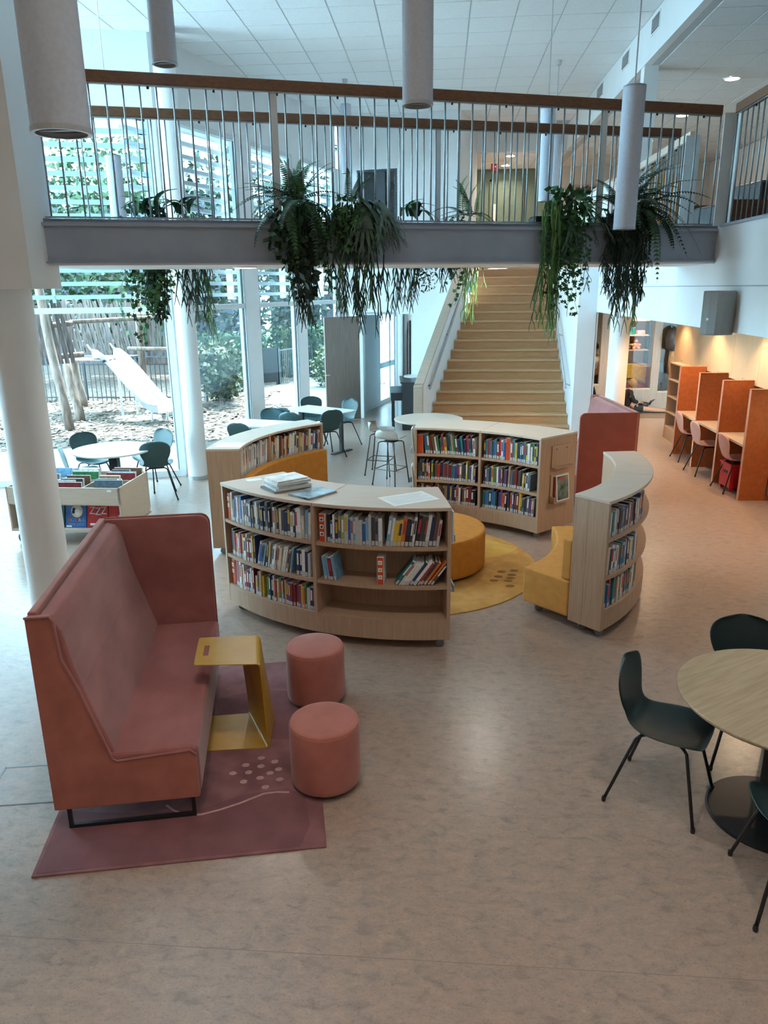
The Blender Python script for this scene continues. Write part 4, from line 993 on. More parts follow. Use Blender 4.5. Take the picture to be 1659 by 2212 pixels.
cr_, wh_, sk_, bl_ = mat('cover cream',BC['cream'],.42), mat('cover white',BC['white'],.42), mat('cover sky blue',BC['sky blue'],.42), mat('cover black',BC['black'],.42)
def deco1(b):
    disc(b, .145, .195, .075, cr_, 'medallion'); disc(b, .15, .185, .035, wh_, 'bird_body').location.y = -.0026
    for dx, dz in ((-.04,.02),(-.045,-.01)): disc(b, .145+dx, .195+dz, .02, bl_, 'wing').location.y = -.0028
    for i, (chx, cm) in enumerate((('H','cover orange'),('O','cover sky blue'),('E','cover pink'),('R','cover cream'),('A','cover sky blue'))):
        text_mesh('title_letter', chx, .062, MATS[cm], b, FM(.045+.046*i,.09))
    text_mesh('subtitle', 'FIJNE DAG!', .042, sk_, b, FM(.14,.042))
    MB().box((.01,-.002,.008),(.08,0,.026)).obj('library_label', M_PAPER, b)
cover_book(-4.37, mat('cover blue',BC['blue'],.42), 'blue picture book reading HOERA FIJNE DAG with a white bird', deco1)
def deco2(b):
    for i in range(3): text_mesh('title_letter', 'Z', .125, MATS['cover pale grey'], b, FM(.065+.075*i,.20-.01*(i%2)))
    MB().box((.04,-.002,.03),(.11,0,.055)).obj('library_label', M_PAPER, b)
cover_book(-4.11, mat('cover red',BC['red'],.42), 'red picture book with three large grey Z letters', deco2)
def deco3(b):
    disc(b, .15, .14, .024, sk_, 'rider_head'); disc(b, .14, .10, .026, MATS['cover yellow'], 'rider_body'); MB().box((.09,-.003,.06),(.18,0,.075)).obj('sled', cr_, b)
cover_book(-3.85, mat('cover red',BC['red'],.42), 'plain red picture book with a tiny rider at its corner', deco3, .18)
cover_book(-4.64, mat('cover teal',BC['teal'],.42), 'teal picture book half hidden by the near column', lambda b: None)
# ================================================================== STUDY BOOTHS, CABINETS
bo = thing('study_booths', 'row of burnt orange felt study booths with oak desks', 'study booth', (4.12,10.30,0))
ys = [0, 1.013, 2.027, 3.04]
for i, y in enumerate(ys):
    p = MB().prism([(0,0),(.86,0),(.86,1.44),(.42,1.44),(.42,1.52),(0,1.52)],-.025,.025,Matrix.Translation((0,y,0)) @ Matrix.Rotation(pi/2,4,'X')).obj('partition', M_CARREL, bo)
    MB().box((-.006,y-.028,0),(.0,y+.028,1.524)).box((-.006,y-.028,1.52),(.42,y+.028,1.526)).obj('edge_band', M_CAREDGE, p)
for i in range(3):
    MB().box((.0,ys[i]+.028,.735),(.86,ys[i+1]-.028,.765)).obj('desk', M_OAKH, bo)
    MB().box((.84,ys[i]+.028,.0),(.86,ys[i+1]-.028,1.45)).obj('back_panel', M_CARREL, bo)
uc = thing('wall_cabinets', 'long row of oak wall cabinets above the study booths', 'cabinet', (4.55,9.2,0))
MB().box((.02,0,1.455),(.55,6.05,ZS)).obj('carcass', M_CABW, uc)
for i in range(6):
    d = MB().box((0,1.005*i+.002,1.45),(.02,1.005*(i+1)-.002,ZS-.004)).obj('door', M_CABW, uc)
    for dy in (.45,.53): MB().tube([(-.001,1.005*i+dy,1.50),(-.016,1.005*i+dy,1.50)],.006,8).obj('knob', M_GREYL, d)
sh = thing('shelf_unit', 'narrow open oak shelf unit at the far end of the booths', 'shelf unit', (4.40,13.42,0))
MB().box((.66,0,0),(.68,1.5,1.45)).obj('back', M_OAK, sh)
for y in (0,1.48): MB().box((0,y,0),(.66,y+.02,1.45)).obj('side', M_OAK, sh)
for z in (.0,.22,.50,.80,1.12,1.43): MB().box((0,.02,z),(.66,1.48,z+.022)).obj('shelf', M_OAKH, sh)
MB().box((-.004,.0,.0),(.0,1.5,.22)).obj('plinth', M_OAK, sh)
lc = thing('low_cabinet', 'low rounded oak cabinet carrying the monitor at the right edge', 'cabinet', (4.52,8.5,0))
MB().box((.50,0,.08),(.55,1.74,.95)).obj('back', M_OAK, lc)
for y in (0,1.72): MB().box((0,y,.08),(.5,y+.02,.95)).obj('side', M_OAK, lc)
for z in (.30,.58,.93): MB().box((.0,.02,z),(.5,1.72,z+.025)).obj('shelf', M_OAKH, lc)
MB().box((-.01,0,.08),(.01,1.74,.30)).obj('front_board', M_OAK, lc)
MB().box((.05,.02,0),(.5,1.70,.08)).obj('plinth', M_BLACKM, lc)
mo = thing('monitor', 'black monitor with a cyan screen on the low cabinet', 'monitor', (4.74,9.93,.956), rad(-14))
MB().box((-.02,-.28,.08),(.02,.28,.42)).obj('housing', M_BLACKM, mo, bevel=.006)
MB().box((-.023,-.26,.10),(-.02,.26,.40)).obj('screen', mat_emit('cyan screen',(.03,.42,.55),1.2), mo)
MB().box((-.02,-.03,0),(.02,.03,.10)).box((-.09,-.12,0),(.09,.12,.012)).obj('stand', M_BLACKM, mo)
tag(MB().tube([(4.56,10.2,.95),(4.50,10.22,.8),(4.46,10.22,.45),(4.45,10.2,.12),(4.47,10.1,.02)],.006,6).obj('cable', M_BLACKM, smooth=True), 'black cable hanging down beside the low cabinet', 'cable')
for i, (y, z, col, t) in enumerate(((9.6,.606,'pale grey',.03),(9.45,.606,'white',.025),(9.9,.326,'cream',.06))):
    flat_book('picture_book', 4.72, y, z, .30, .22, t, rad(8*i), MATS['cover '+col], '%s book lying on the %s shelf of the low cabinet' % (col, 'upper' if z > .5 else 'lower')if i != 1 else 'white book lying at the near end of the low cabinet shelf', 'picture book')
cr8 = thing('wheeled_crate', 'red plastic wheeled crate under the nearest booth desk', 'crate', (4.33,10.88,0), rad(4))
for a, b in (((-.2,-.17,.06),(.2,-.15,.40)),((-.2,.15,.06),(.2,.17,.40)),((-.2,-.15,.06),(-.18,.15,.40)),((.18,-.15,.06),(.2,.15,.40))):
    MB().box(a,b).obj('wall', M_RED, cr8)
MB().box((-.18,-.15,.06),(.18,.15,.075)).obj('floor_panel', M_RED, cr8)
MB().box((-.215,-.185,.385),(.215,-.15,.405)).box((-.215,.15,.385),(.215,.185,.405)).box((-.215,-.15,.385),(-.18,.15,.405)).box((.18,-.15,.385),(.215,.15,.405)).obj('rim', M_RED, cr8)
for x in (-.16,.16):
    for y in (-.15,.15): MB().lathe([(.03,-.012),(.03,.012)],14,Matrix.Translation((x,y,.03)) @ Matrix.Rotation(pi/2,4,'X')).obj('wheel', M_RED, cr8)
MB().box((-.206,-.06,.26),(-.2,.06,.30)).obj('hand_hole', M_BLACKM, cr8)
# loudspeaker on the gallery front
sp = thing('loudspeaker', 'grey wall loudspeaker on the white gallery front', 'loudspeaker', (2.75,7.50,2.40), 0)
MX = Matrix.Translation((-.03,0,0)) @ Matrix.Rotation(rad(38),4,'Z')
gsp = mat('speaker grey',(.30,.30,.29),.6,.05,80,bump=.3,bscale=400)
MB().prism([(.08,-.125),(.08,.125),(-.08,.125),(-.12,.08),(-.135,0),(-.12,-.08),(-.08,-.125)],0,.40,Matrix.Translation((-.14,0,0)) @ Matrix.Rotation(rad(30),4,'Z')).obj('cabinet', gsp, sp, bevel=.012)
MB().box((-.10,-.03,.15),(0,.03,.25)).obj('wall_bracket', M_BLACKM, sp)
MB().box((-.138,-.012,.135),(-.133,.012,.155),Matrix.Translation((-.14,0,0)) @ Matrix.Rotation(rad(30),4,'Z')).obj('badge', M_PAPER, sp)

# ================================================================== GLAZED ROOM AT THE BACK RIGHT
Yg = 18.3
GR = mat_wood('grey washed oak', (.36,.29,.23), (.44,.365,.30), .5, (20,20,1.2), 2.2)
gw = MB()
for x0, x1, z0, z1 in ((2.75,3.40,0,ZS),(3.40,3.50,0,ZS),(3.50,3.78,0,.62),(3.78,3.98,0,ZS),(3.98,4.16,0,.62),(4.16,4.36,0,ZS),(4.36,4.98,0,.52),(4.98,5.16,0,ZS),(5.16,5.55,0,.45),(5.55,7.5,0,ZS),(3.5,5.55,2.34,ZS)):
    gw.box((x0,Yg,z0),(x1,Yg+.10,z1))
gwall = struct(gw.obj('wall_room', GR), 'grey oak framed glass wall behind the reading child', 'wall')
for x0, x1, z0 in ((3.5,3.78,.62),(3.98,4.16,.62),(4.36,4.98,.52),(5.16,5.55,.45)): MB().box((x0,Yg+.04,z0),(x1,Yg+.05,2.34)).obj('pane', M_GLASS2, gwall)
for x0, x1, z0 in ((3.5,3.78,.62),(4.36,4.98,.52),(5.16,5.55,.45)): MB().box((x0,Yg-.012,z0-.03),(x1,Yg,z0)).obj('sill_strip', M_OAKL, gwall)
struct(MB().box((2.75,22.0,0),(7.6,22.1,ZS)).obj('wall_room_back', mat('olive paint',(.22,.22,.17),.8)), 'olive back wall of the glazed room', 'wall')
struct(MB().box((2.76,13.9,0),(2.785,24,ZS)).obj('wall_room_left', M_WALLW), 'wall between the stairs and the glazed room', 'wall')
struct(MB().box((7.4,13.9,0),(7.6,24,ZS)).obj('wall_room_right', M_WALLW), 'right wall past the shelf unit', 'wall')
rs = thing('room_shelving', 'wooden shelving with toys seen through the glass wall', 'shelving', (4.25,19.5,0))
for x in (0,.92): MB().box((x,0,0),(x+.03,.35,2.3)).obj('upright', M_BLACKM, rs)
for z in (.95,1.30,1.66,2.02): MB().box((0,0,z),(.95,.35,z+.03)).obj('shelf', M_OAKH, rs)
MB().box((0,.34,0),(.95,.36,2.3)).obj('back', M_OAKH, rs)
items = ((.05,2.05,.2,.16,'cream','cream labelled box, left on the top toy shelf'),(.30,2.05,.22,.14,'brown','brown slatted crate on the top toy shelf'),(.58,2.05,.22,.16,'cream','cream labelled box, right on the top toy shelf'),
         (.08,1.69,.10,.24,'yellow','yellow box file on the second toy shelf'),(.22,1.69,.16,.20,'cream','cream and brown box on the second toy shelf'),(.42,1.69,.18,.18,'teal','teal picture box on the second toy shelf'),(.66,1.69,.18,.10,'pink','low pink box on the second toy shelf'))
for x, z, w, h, c, lb in items:
    tag(MB().box((4.25+x,19.55,z+.001),(4.25+x+w,19.75,z+h)).obj('toy_box', MATS['cover '+c], bevel=.006), lb, 'box', 'boxes on the toy shelves')
def plush(x, z, c1, c2, label):
    t = thing('plush_toy', label, 'plush toy', (x,19.62,z), 0, 'plush toys on the shelf')
    def ball(name, p, r, m):
        MB().lathe([(r*sin(pi*k/8),-r*cos(pi*k/8)) for k in range(9)],12,cap=False).obj(name, m, t, smooth=True).location = p
    ball('body',(0,0,.09),.09,c1); ball('head',(0,-.02,.20),.065,c2); ball('face',(0,-.075,.195),.03,MATS['cover tan'])
    for s in (-1,1):
        ball('ear',(s*.05,-.01,.25),.025,c2); ball('arm',(s*.09,-.04,.10),.04,c1); ball('foot',(s*.06,-.08,.03),.04,c2)
plush(4.45,1.331,MATS['cover orange'],MATS['cover brown'],'orange and brown plush toy at the left of the toy shelf')
plush(4.68,1.331,MATS['cover brown'],MATS['cover black'],'dark plush monkey in the middle of the toy shelf')
plush(4.90,1.331,MATS['cover orange'],MATS['cover orange'],'bright orange plush toy at the right of the toy shelf')
rsf = thing('room_sofa', 'dark red sofa under the yellow throw behind the glass', 'sofa', (4.15,18.85,0))
drd = mat('dark red cloth',(.13,.02,.018),.9)
MB().box((0,0,.1),(1.05,.5,.5)).obj('seat', drd, rsf, bevel=.03); MB().box((0,.0,.5),(1.05,.16,1.0)).obj('backrest', drd, rsf, bevel=.03)
th = thing('throw_blanket', 'mustard throw with fringe over the dark red sofa', 'blanket', (4.27,18.78,0))
vs = []; fs = []; nx, nz = 16, 10
for j in range(nz+1):
    for i in range(nx+1):
        u, v = i/nx, j/nz; vs.append((u*.72, -.03-.02*sin(u*9+v*2)-.008*sin(u*23), 1.03+.03*sin(u*5)-v*.36-.03*sin(u*6+1)*v))
for j in range(nz):
    for i in range(nx): a = j*(nx+1)+i; fs.append((a,a+1,a+nx+2,a+nx+1))
MB().add(vs,fs).obj('cloth', mat('mustard wool',(.56,.29,.03),.95,.15,30), th, smooth=True, solid=.012)
fr = MB()
for i in range(30): x = .02+.68*i/29; zb = 1.03-.36-.03*sin(x/.72*6+1); fr.tube([(x,-.05,zb),(x+.006,-.055,zb-.07)],.006,4)
fr.obj('fringe', mat('cream fringe',(.6,.48,.30),.95), th)['kind'] = 'stuff'
tag(MB().box((4.45,18.62,.02),(4.95,18.80,.60)).obj('floor_cushion', MATS['cover dark red'], bevel=.03), 'red cushion block behind the reading child', 'cushion')
mat_ = tag(MB().prism([(4.55,17.2),(6.3,17.0),(6.5,17.9),(4.35,18.1)],0,.012).obj('floor_mat', mat('brown mat',(.20,.15,.115),.95,.1,40)), 'brown floor mat under the reading child', 'mat')
cst = thing('coat_stand', 'dark coat and bag hanging at the right of the glass wall', 'coat', (5.36,18.12,0))
MB().lathe([(.02,1.95),(.13,1.86),(.17,1.65),(.14,1.46),(.05,1.40)],14).obj('bag', MATS['cover charcoal'], cst, smooth=True)
MB().lathe([(.03,1.5),(.09,1.40),(.10,1.1),(.08,.85)],12,Matrix.Translation((.05,.05,0))).obj('coat', MATS['cover tan'], cst, smooth=True)
MB().tube([(0,.17,1.95),(0,.05,1.95)],.01,6).obj('hook', M_BLACKM, cst)
easel = thing('folding_easel', 'black folding easel behind the glass at the right', 'easel', (5.35,18.9,0))
MB().beam((-.14,0,0),(0,.2,1.1),.03,.03).beam((.16,0,0),(.03,.2,1.1),.03,.03).obj('legs', M_BLACKM, easel)
MB().beam((-.12,-.02,.62),(.14,-.02,.62),.02,.06).obj('ledge', M_BLACKM, easel)
MB().box((-.13,.02,.62),(.15,.05,1.05)).obj('board', M_BLACKM, easel)
# stool bench at the left pane
tag(MB().box((3.45,18.5,0),(4.1,19.0,.42)).obj('oak_box_seat', M_CABW, bevel=.006), 'oak box seat behind the left pane of the glass wall', 'seat')

# ================================================================== PIANO AND HIGH STOOL BY THE DOOR WALL
pn = thing('piano', 'black upright piano end at the foot of the stairs', 'piano', (-.86,15.55,0), rad(4))
MB().box((.10,0,0),(.42,1.2,.98)).obj('body', M_BLACKM, pn, bevel=.006)
MB().box((-.14,.02,.62),(.10,1.18,.78)).obj('keyboard', M_BLACKM, pn, bevel=.006)
MB().box((.06,-.01,.975),(.44,1.21,1.0)).obj('lid', M_BLACKM, pn)
for y in (.04,1.10): MB().box((-.12,y,0),(-.06,y+.06,.62)).obj('leg', M_BLACKM, pn)
ht = thing('bistro_table', 'small white bistro table between piano and side light', 'table', (-.52,16.62,0))
MB().lathe([(.26,1.0),(.26,1.02)],28).obj('table_top', M_WTOP, ht)
for k in range(3):
    a = 2*pi*k/3; MB().tube([(.06*cos(a),.06*sin(a),1.0),(.2*cos(a),.2*sin(a),0)],.012,6).obj('leg', M_BLACKM, ht)
MB().lathe([(.17,.5),(.17,.515)],20,cap=True).obj('lower_shelf', M_WTOP, ht)
tag(MB().box((-.30,16.805,1.40),(-.16,16.808,1.62),).obj('notice_sheet', M_PAPER), 'white notice sheet on the wall left of the stairs', 'notice')

# ================================================================== UPSTAIRS BITS
ex = thing('exit_sign', 'small red exit sign upstairs by the green wall', 'exit sign', (1.17,19.5,5.50))
MB().box((0,0,0),(.16,.03,.16)).obj('body', M_RED, ex)
MB().box((.05,-.004,.05),(.08,0,.11)).box((.09,-.004,.08),(.12,0,.11)).obj('pictogram', M_PAPER, ex)
MB().tube([(.08,.015,.16),(.08,.015,.234)],.006,6).obj('hanger', M_GREYL, ex)
dg = struct(MB().box((1.28,20.94,ZU+.02),(2.08,20.99,5.45)).obj('door_2', mat('sage door',(.19,.265,.22),.6)), 'sage green door at the landing end', 'door')
MB().box((1.24,20.95,ZU+.02),(1.28,20.99,5.5)).box((2.08,20.95,ZU+.02),(2.12,20.99,5.5)).box((1.24,20.95,5.45),(2.12,20.99,5.5)).obj('door_frame', mat('sage frame',(.16,.22,.185),.6), dg)
MB().box((1.32,20.92,ZU+.9),(1.42,20.94,ZU+1.5)).obj('notice', M_PAPER, dg)
dy_ = struct(MB().box((5.1,20.62,ZU),(6.0,20.69,5.5)).obj('door_3', mat('yellow door',(.55,.36,.08),.5)), 'warm yellow door at the gallery end', 'door')
MB().box((5.0,20.63,ZU),(5.1,20.70,5.6)).box((6.0,20.63,ZU),(6.1,20.70,5.6)).box((5.0,20.63,5.5),(6.1,20.70,5.6)).obj('door_frame', M_WALLW, dy_)
w13 = struct(MB().box((3.3,20.64,3.9),(4.5,20.69,5.3)).obj('window_13', M_OAKL), 'brown internal window upstairs beyond the railing', 'window')
MB().box((3.36,20.62,3.96),(4.44,20.64,5.24)).obj('pane', mat('brown glass',(.12,.07,.05),.1), w13)
us = thing('gallery_sofa', 'low black upholstered bench upstairs behind the right railing', 'sofa', (3.7,7.7,ZU))
MB().box((0,0,.08),(.7,1.8,.42)).obj('seat', MATS['cover charcoal'], us, bevel=.03); MB().box((.55,0,.42),(.7,1.8,.78)).obj('backrest', MATS['cover charcoal'], us, bevel=.03)
for x in (.05,.6):
    for y in (.05,1.7): MB().box((x,y,0),(x+.04,y+.04,.08)).obj('foot', M_BLACKM, us)
us2 = thing('gallery_armchair', 'dark armchair with wooden arms upstairs past the bridge end', 'armchair', (3.25,9.75,ZU), rad(10))
MB().box((0,0,.12),(.6,.6,.36)).obj('seat', MATS['cover charcoal'], us2, bevel=.03); MB().box((.5,0,.36),(.62,.6,.62)).obj('backrest', MATS['cover charcoal'], us2, bevel=.03)
for y in (-.05,.61): MB().box((0,y,0),(.6,y+.04,.40)).obj('arm', M_OAKRAIL, us2)

# ================================================================== PENDANTS
def pendant(x, y, zb, label, Lp=1.08, zc_=ZC, R=.09):
    p = thing('pendant_lamp', label, 'pendant lamp', (x,y,zb), 0, 'tall cylindrical pendant lamps')
    MB().lathe([(R,0),(R,Lp)], 40, cap=False).obj('shade', M_SHADE, p, smooth=True)
    MB().lathe([(R-.006,.004),(R-.006,Lp)], 40, cap=False).obj('lining', M_SHADE2, p, smooth=True)
    MB().lathe([(R-.012,-.004),(R+.002,-.004),(R+.002,.012),(R-.012,.012)], 40, cap=False).obj('bottom_rim', M_GREYL, p)
    MB().lathe([(R,Lp-.01),(R,Lp)], 40).obj('top_cap', M_SHADE, p)
    MB().beam((-R+.008,0,.02),(R-.008,0,.02),.025,.03).obj('socket_bar', M_GREY, p)
    MB().lathe([(.06,.10),(.06,.14)],20).obj('reflector', M_SHADE2, p)
    MB().tube([(0,0,Lp),(0,0,zc_-zb-.06)], .006, 6).obj('suspension_rod', M_GREYL, p)
    MB().lathe([(.035,zc_-zb-.07),(.05,zc_-zb-.002)],20).obj('ceiling_cup', M_SHADE2, p)
    return p
pendant(-1.199, 2.535, 3.334, 'large near pendant lamp at the upper left, closest to us')
pendant(-2.012, 6.02, 4.43, 'pendant lamp hanging high in front of the handrail, left of centre')
pendant(-.144, 4.921, 3.885, 'pendant lamp hanging in front of the handrail at the centre')
pendant(1.544, 6.886, 3.312, 'pendant lamp before the bridge with the fern at the right')
pendant(1.328, 10.587, 3.914, 'pendant lamp beyond the bridge before the green wall')
pendant(-1.65, 14.2, 4.80, 'distant pendant lamp beyond the bridge near the dark upstairs window')
pendant(-3.84, 9.35, 3.30, 'pendant lamp beyond the bridge in front of the left window')
pendant(1.83, 13.5, 4.25, 'farthest pendant lamp beside the stair wall')

for i, (x, y) in enumerate(((4.7,19.2),(3.5,20.4))):  # two lamps added to brighten the room behind the glass
    downlight(x, y, ZS, '%s added warm lamp brightening the glazed room' % ['nearer','farther'][i], r=.06, power=45, col=(1,.80,.58), group='added lamps in the glazed room')
# ================================================================== HANGING PLANTS
G_D = mat_leaf('dark fern green', (.018,.050,.022), (.04,.095,.04))
G_M = mat_leaf('mid leaf green', (.03,.10,.03), (.07,.19,.055))
G_L = mat_leaf('light stem green', (.09,.20,.045), (.17,.33,.09))
G_S = mat_leaf('grey staghorn green', (.06,.105,.075), (.11,.17,.12))
G_B = mat_leaf('blackish green', (.012,.030,.018), (.025,.058,.03))
G_I = mat_leaf('ivy green', (.02,.085,.028), (.06,.18,.05))
def frond_mesh(name, m, arch, droop, n=24, wmax=.14, seed=1):
    r = random.Random(seed); mb = MB(); pts = []
    for i in range(n+1):
        s = i/n; pts.append(Vector((s*.92, .04*sin(s*4+seed), arch*s - droop*s*s)))
    mb.tube(pts[::3]+[pts[-1]], [.006*(1-.8*i/(len(pts[::3]))) for i in range(len(pts[::3])+1)], 4)
    for i in range(2, n):
        s = i/n; w = wmax*min(1, s*5)*(1-s)**.55; p = pts[i]; d = (pts[i+1]-pts[i-1]).normalized()
        for sg in (-1,1):
            out = Vector((0,sg,0)); tip = p+out*w+d*w*.25+Vector((0,0,-w*.25)); hw = d*.5/n*.78
            mid = p+out*w*.5+d*w*.1+Vector((0,0,.004))
            mb.add([p-hw,p+hw,mid+hw*1.1,tip,mid-hw*.9],[(0,1,2,3,4)])
    return mb.mesh(name, m)
FRONDS = [frond_mesh('frond', G_D, .55,.62,seed=1), frond_mesh('frond', G_D, .40,.85,seed=2), frond_mesh('frond', G_M, .10,.95,seed=3), frond_mesh('frond', G_M, .65,.50,seed=4)]
def strand_mesh(m, seed, rr=.007, forks=4, wig=.03):
    r = random.Random(seed); mb = MB(); x = y = 0.; pts = [Vector((0,0,.0))]
    for i in range(1, 11):
        x += r.uniform(-wig,wig); y += r.uniform(-wig,wig)*.6; pts.append(Vector((x,y,-i/10*(.86))))
    mb.tube(pts, [rr]*6+[rr*.85]*5, 5)
    for k in range(forks):
        i = r.randint(4,10) if k else 10; p = pts[i]
        for sg in (-1,1):
            q = p+Vector((sg*r.uniform(.012,.03),r.uniform(-.01,.01),-r.uniform(.04,.08))); q2 = q+Vector((sg*r.uniform(0,.015),0,-r.uniform(.03,.07)))
            mb.tube([p,q,q2],[rr*.8,rr*.75,rr*.45],4)
    return mb.mesh('trailing_stem', m)
STR_D = [strand_mesh(G_B, s) for s in range(5)]+[strand_mesh(G_M, 7)]
STR_L = [strand_mesh(G_L, s+20, .006, 3, .02) for s in range(4)]+[strand_mesh(G_M, 28, .006, 3, .02)]
STR_T = [strand_mesh(G_B, s+40, .004, 9, .05) for s in range(4)]
def star_leaf(mb, p, ax, s, r):
    a0 = r.uniform(0,6.3); u = Vector((cos(a0),sin(a0)*.5,sin(a0)*.8)).normalized(); v = ax.cross(u).normalized()
    pts = []
    for k in range(10):
        rad_ = s*(1.0 if k % 2 == 0 else .55)*(1.25 if k == 0 else 1); a = 2*pi*k/10; pts.append(p+u*cos(a)*rad_+v*sin(a)*rad_)
    mb.add(pts, [tuple(range(10))])
def vine_mesh(m, seed, n=15, s=.034, star=True):
    r = random.Random(seed); mb = MB(); x = y = 0.; pts = [Vector((0,0,0))]
    for i in range(1, n+1):
        x += r.uniform(-.03,.03); y += r.uniform(-.02,.02); pts.append(Vector((x,y,-i/n)))
    mb.tube(pts, .0025, 4)
    for i, p in enumerate(pts):
        for q in range(1 if i < 4 else 2):
            pp = p+Vector((r.uniform(-.05,.05),r.uniform(-.04,.04),r.uniform(-.02,.02))); ax = Vector((r.uniform(-.4,.4),-1,r.uniform(-.3,.6))).normalized()
            star_leaf(mb, pp, ax, s*r.uniform(.7,1.25)*(1-.3*i/n), r)
    return mb.mesh('ivy_vine', m)
VINES = [vine_mesh(G_I, s) for s in range(4)]+[vine_mesh(G_M, 9)]
def antler_mesh(m, seed, fingers=6):
    r = random.Random(seed); mb = MB()
    def strip(p0, ang, L, w0, w1, drop, n=5):
        prev = None; p = Vector(p0)
        for i in range(n+1):
            s = i/n; w = w0+(w1-w0)*s; a = ang; d = Vector((cos(a),sin(a),-drop*s)).normalized()
            if i: p = p+d*(L/n)
            sd = Vector((-sin(a),cos(a),0))*w/2; cur = (p-sd, p+sd)
            if prev: mb.add([prev[0],prev[1],cur[1],cur[0]],[(0,1,2,3)])
            prev = cur
        return p
    e = strip((0,0,0), 0, .48, .10, .26, .9)
    for k in range(fingers):
        a = (k/(fingers-1)-.5)*1.5+r.uniform(-.08,.08); L = r.uniform(.30,.52)
        q = strip((e.x-.03,e.y+(k/(fingers-1)-.5)*.22,e.z), a, L*.6, .06, .045, 1.3, 3)
        for sg in (-1,1): strip(q, a+sg*.28, L*.45, .036, .016, 1.5, 3)
    return mb.mesh('antler_leaf', m)
ANT = [antler_mesh(G_S, 1), antler_mesh(G_S, 2, 5), antler_mesh(G_M, 3, 5)]
def blade_mesh(m, seed):
    r = random.Random(seed); mb = MB(); prev = None
    for i in range(8):
        s = i/7; w = .10*sin(pi*min(.98,s*.9+.08))+.005; p = Vector((s*.7,0,.75*s-1.1*s*s*(.6+.3*seed%2)))
        cur = (p-Vector((0,w,-.02)),p,p+Vector((0,w,.02)))
        if prev: mb.add([prev[0],prev[1],cur[1],cur[0]],[(0,1,2,3)]); mb.add([prev[1],prev[2],cur[2],cur[1]],[(0,1,2,3)])
        prev = cur
    return mb.mesh('blade_leaf', m)
BLADES = [blade_mesh(G_M, 1), blade_mesh(G_D, 2)]
def leaf_cloud(n, rx, ry, rz, c, size, m, seed, name='foliage', parent=None, hang=.6, ell=True):
    r = random.Random(seed); mb = MB()
    for _ in range(n):
        while True:
            u = Vector((r.uniform(-1,1),r.uniform(-1,1),r.uniform(-1,1)))
            if not ell or (.25 < u.length < 1): break
        p = Vector((c[0]+u.x*rx,c[1]+u.y*ry,c[2]+u.z*rz)); s = size*r.uniform(.6,1.4)
        d = Vector((r.uniform(-1,1),r.uniform(-1,1),r.uniform(-1,1)-hang)).normalized(); e = d.orthogonal().normalized()
        e = (Matrix.Rotation(r.uniform(0,6.3),3,d) @ e)*s*.32; d = d*s
        mb.add([p,p+d*.5+e,p+d,p+d*.5-e],[(0,1,2,3)])
    o = mb.obj(name, m, parent); o['kind'] = 'stuff'
    return o
BANG = atan2(P1[1]-P0[1], P1[0]-P0[0])
def plant(name, label, t, far=False):
    a, b = ((P0,P1) if not far else (Q0,Q1)); x = t; y = a[1]+(b[1]-a[1])*(x-a[0])/(b[0]-a[0])
    p = thing(name, label, 'hanging plant', (x,y,ZU), BANG if not far else BANG+pi, 'plants hanging over the bridge edges')
    MB().box((-.24,.12,.006),(.24,.28,.075)).obj('planter', M_BLACKM, p, bevel=.006)
    MB().box((-.23,.13,.075),(.23,.27,.085)).obj('soil', mat('potting soil',(.03,.02,.014),.95), p)
    return p
def spread(p, meshes, n, seed, L, az, el, origin=(0,.08,.16), jit=.12, name=None):
    r = random.Random(seed)
    for k in range(n):
        me = r.choice(meshes); o = link(me.name.split('.')[0], me, p)
        s = r.uniform(*L); a = rad(r.uniform(*az)); e = rad(r.uniform(*el))
        o.location = (origin[0]+r.uniform(-jit,jit), origin[1]+r.uniform(-.05,.05), origin[2])
        o.rotation_euler = (0,-e,a); o.scale = (s,s,s)
def hang(p, meshes, n, seed, x, L, y=-.07, z=.12, yj=.05):
    """stems creep over the edge, then hang outside it"""
    r = random.Random(seed)
    for k in range(n):
        me = r.choice(meshes); o = link(me.name.split('.')[0], me, p)
        o.location = (r.uniform(*x), y+r.uniform(-yj,yj*.4), z+r.uniform(-.04,.06)); o.scale = (1,1,r.uniform(*L)); o.rotation_euler = (0,0,r.uniform(-.8,.8))
        
p = plant('hanging_fern', 'bushy fern with a long dark trailing tail over the near beam', -1.24)
spread(p, FRONDS, 11, 1, (.40,.56), (-25,35), (5,55)); spread(p, FRONDS, 11, 8, (.40,.56), (145,205), (5,55)); spread(p, FRONDS, 5, 9, (.36,.46), (60,120), (30,70))
spread(p, FRONDS[1:3], 12, 2, (.36,.50), (-160,-20), (-60,-5), (0,-.02,.16))
spread(p, FRONDS[:2], 10, 3, (.42,.58), (-170,-10), (-50,-10), (0,-.05,.16))
leaf_cloud(420, .26,.12,.30, (-.02,-.12,-.10), .07, G_D, 4, parent=p)
leaf_cloud(220, .13,.09,.30, (.03,-.12,-.42), .07, G_B, 5, parent=p)
hang(p, VINES[:1]+STR_D[:2], 4, 7, (.1,.26), (.45,.75))
hang(p, STR_D, 13, 6, (-.06,.10), (.75,1.10))
p = plant('staghorn_fern', 'grey-green staghorn fern with dark hanging stems on the near beam', -.70)
spread(p, ANT, 10, 11, (.45,.62), (-150,20), (-50,0), (.05,-.04,.18))
spread(p, FRONDS[3:], 4, 12, (.26,.36), (-180,0), (30,70))
leaf_cloud(380, .20,.11,.26, (-.10,-.11,-.02), .055, G_M, 13, parent=p)
hang(p, STR_D, 24, 14, (-.20,.14), (.75,1.15))
p = plant('hanging_ivy', 'leafy ivy plant with bright green tails, left of the fern at right', 1.16)
spread(p, ANT[2:], 4, 21, (.36,.46), (-140,10), (-10,45), (.06,-.03,.2))
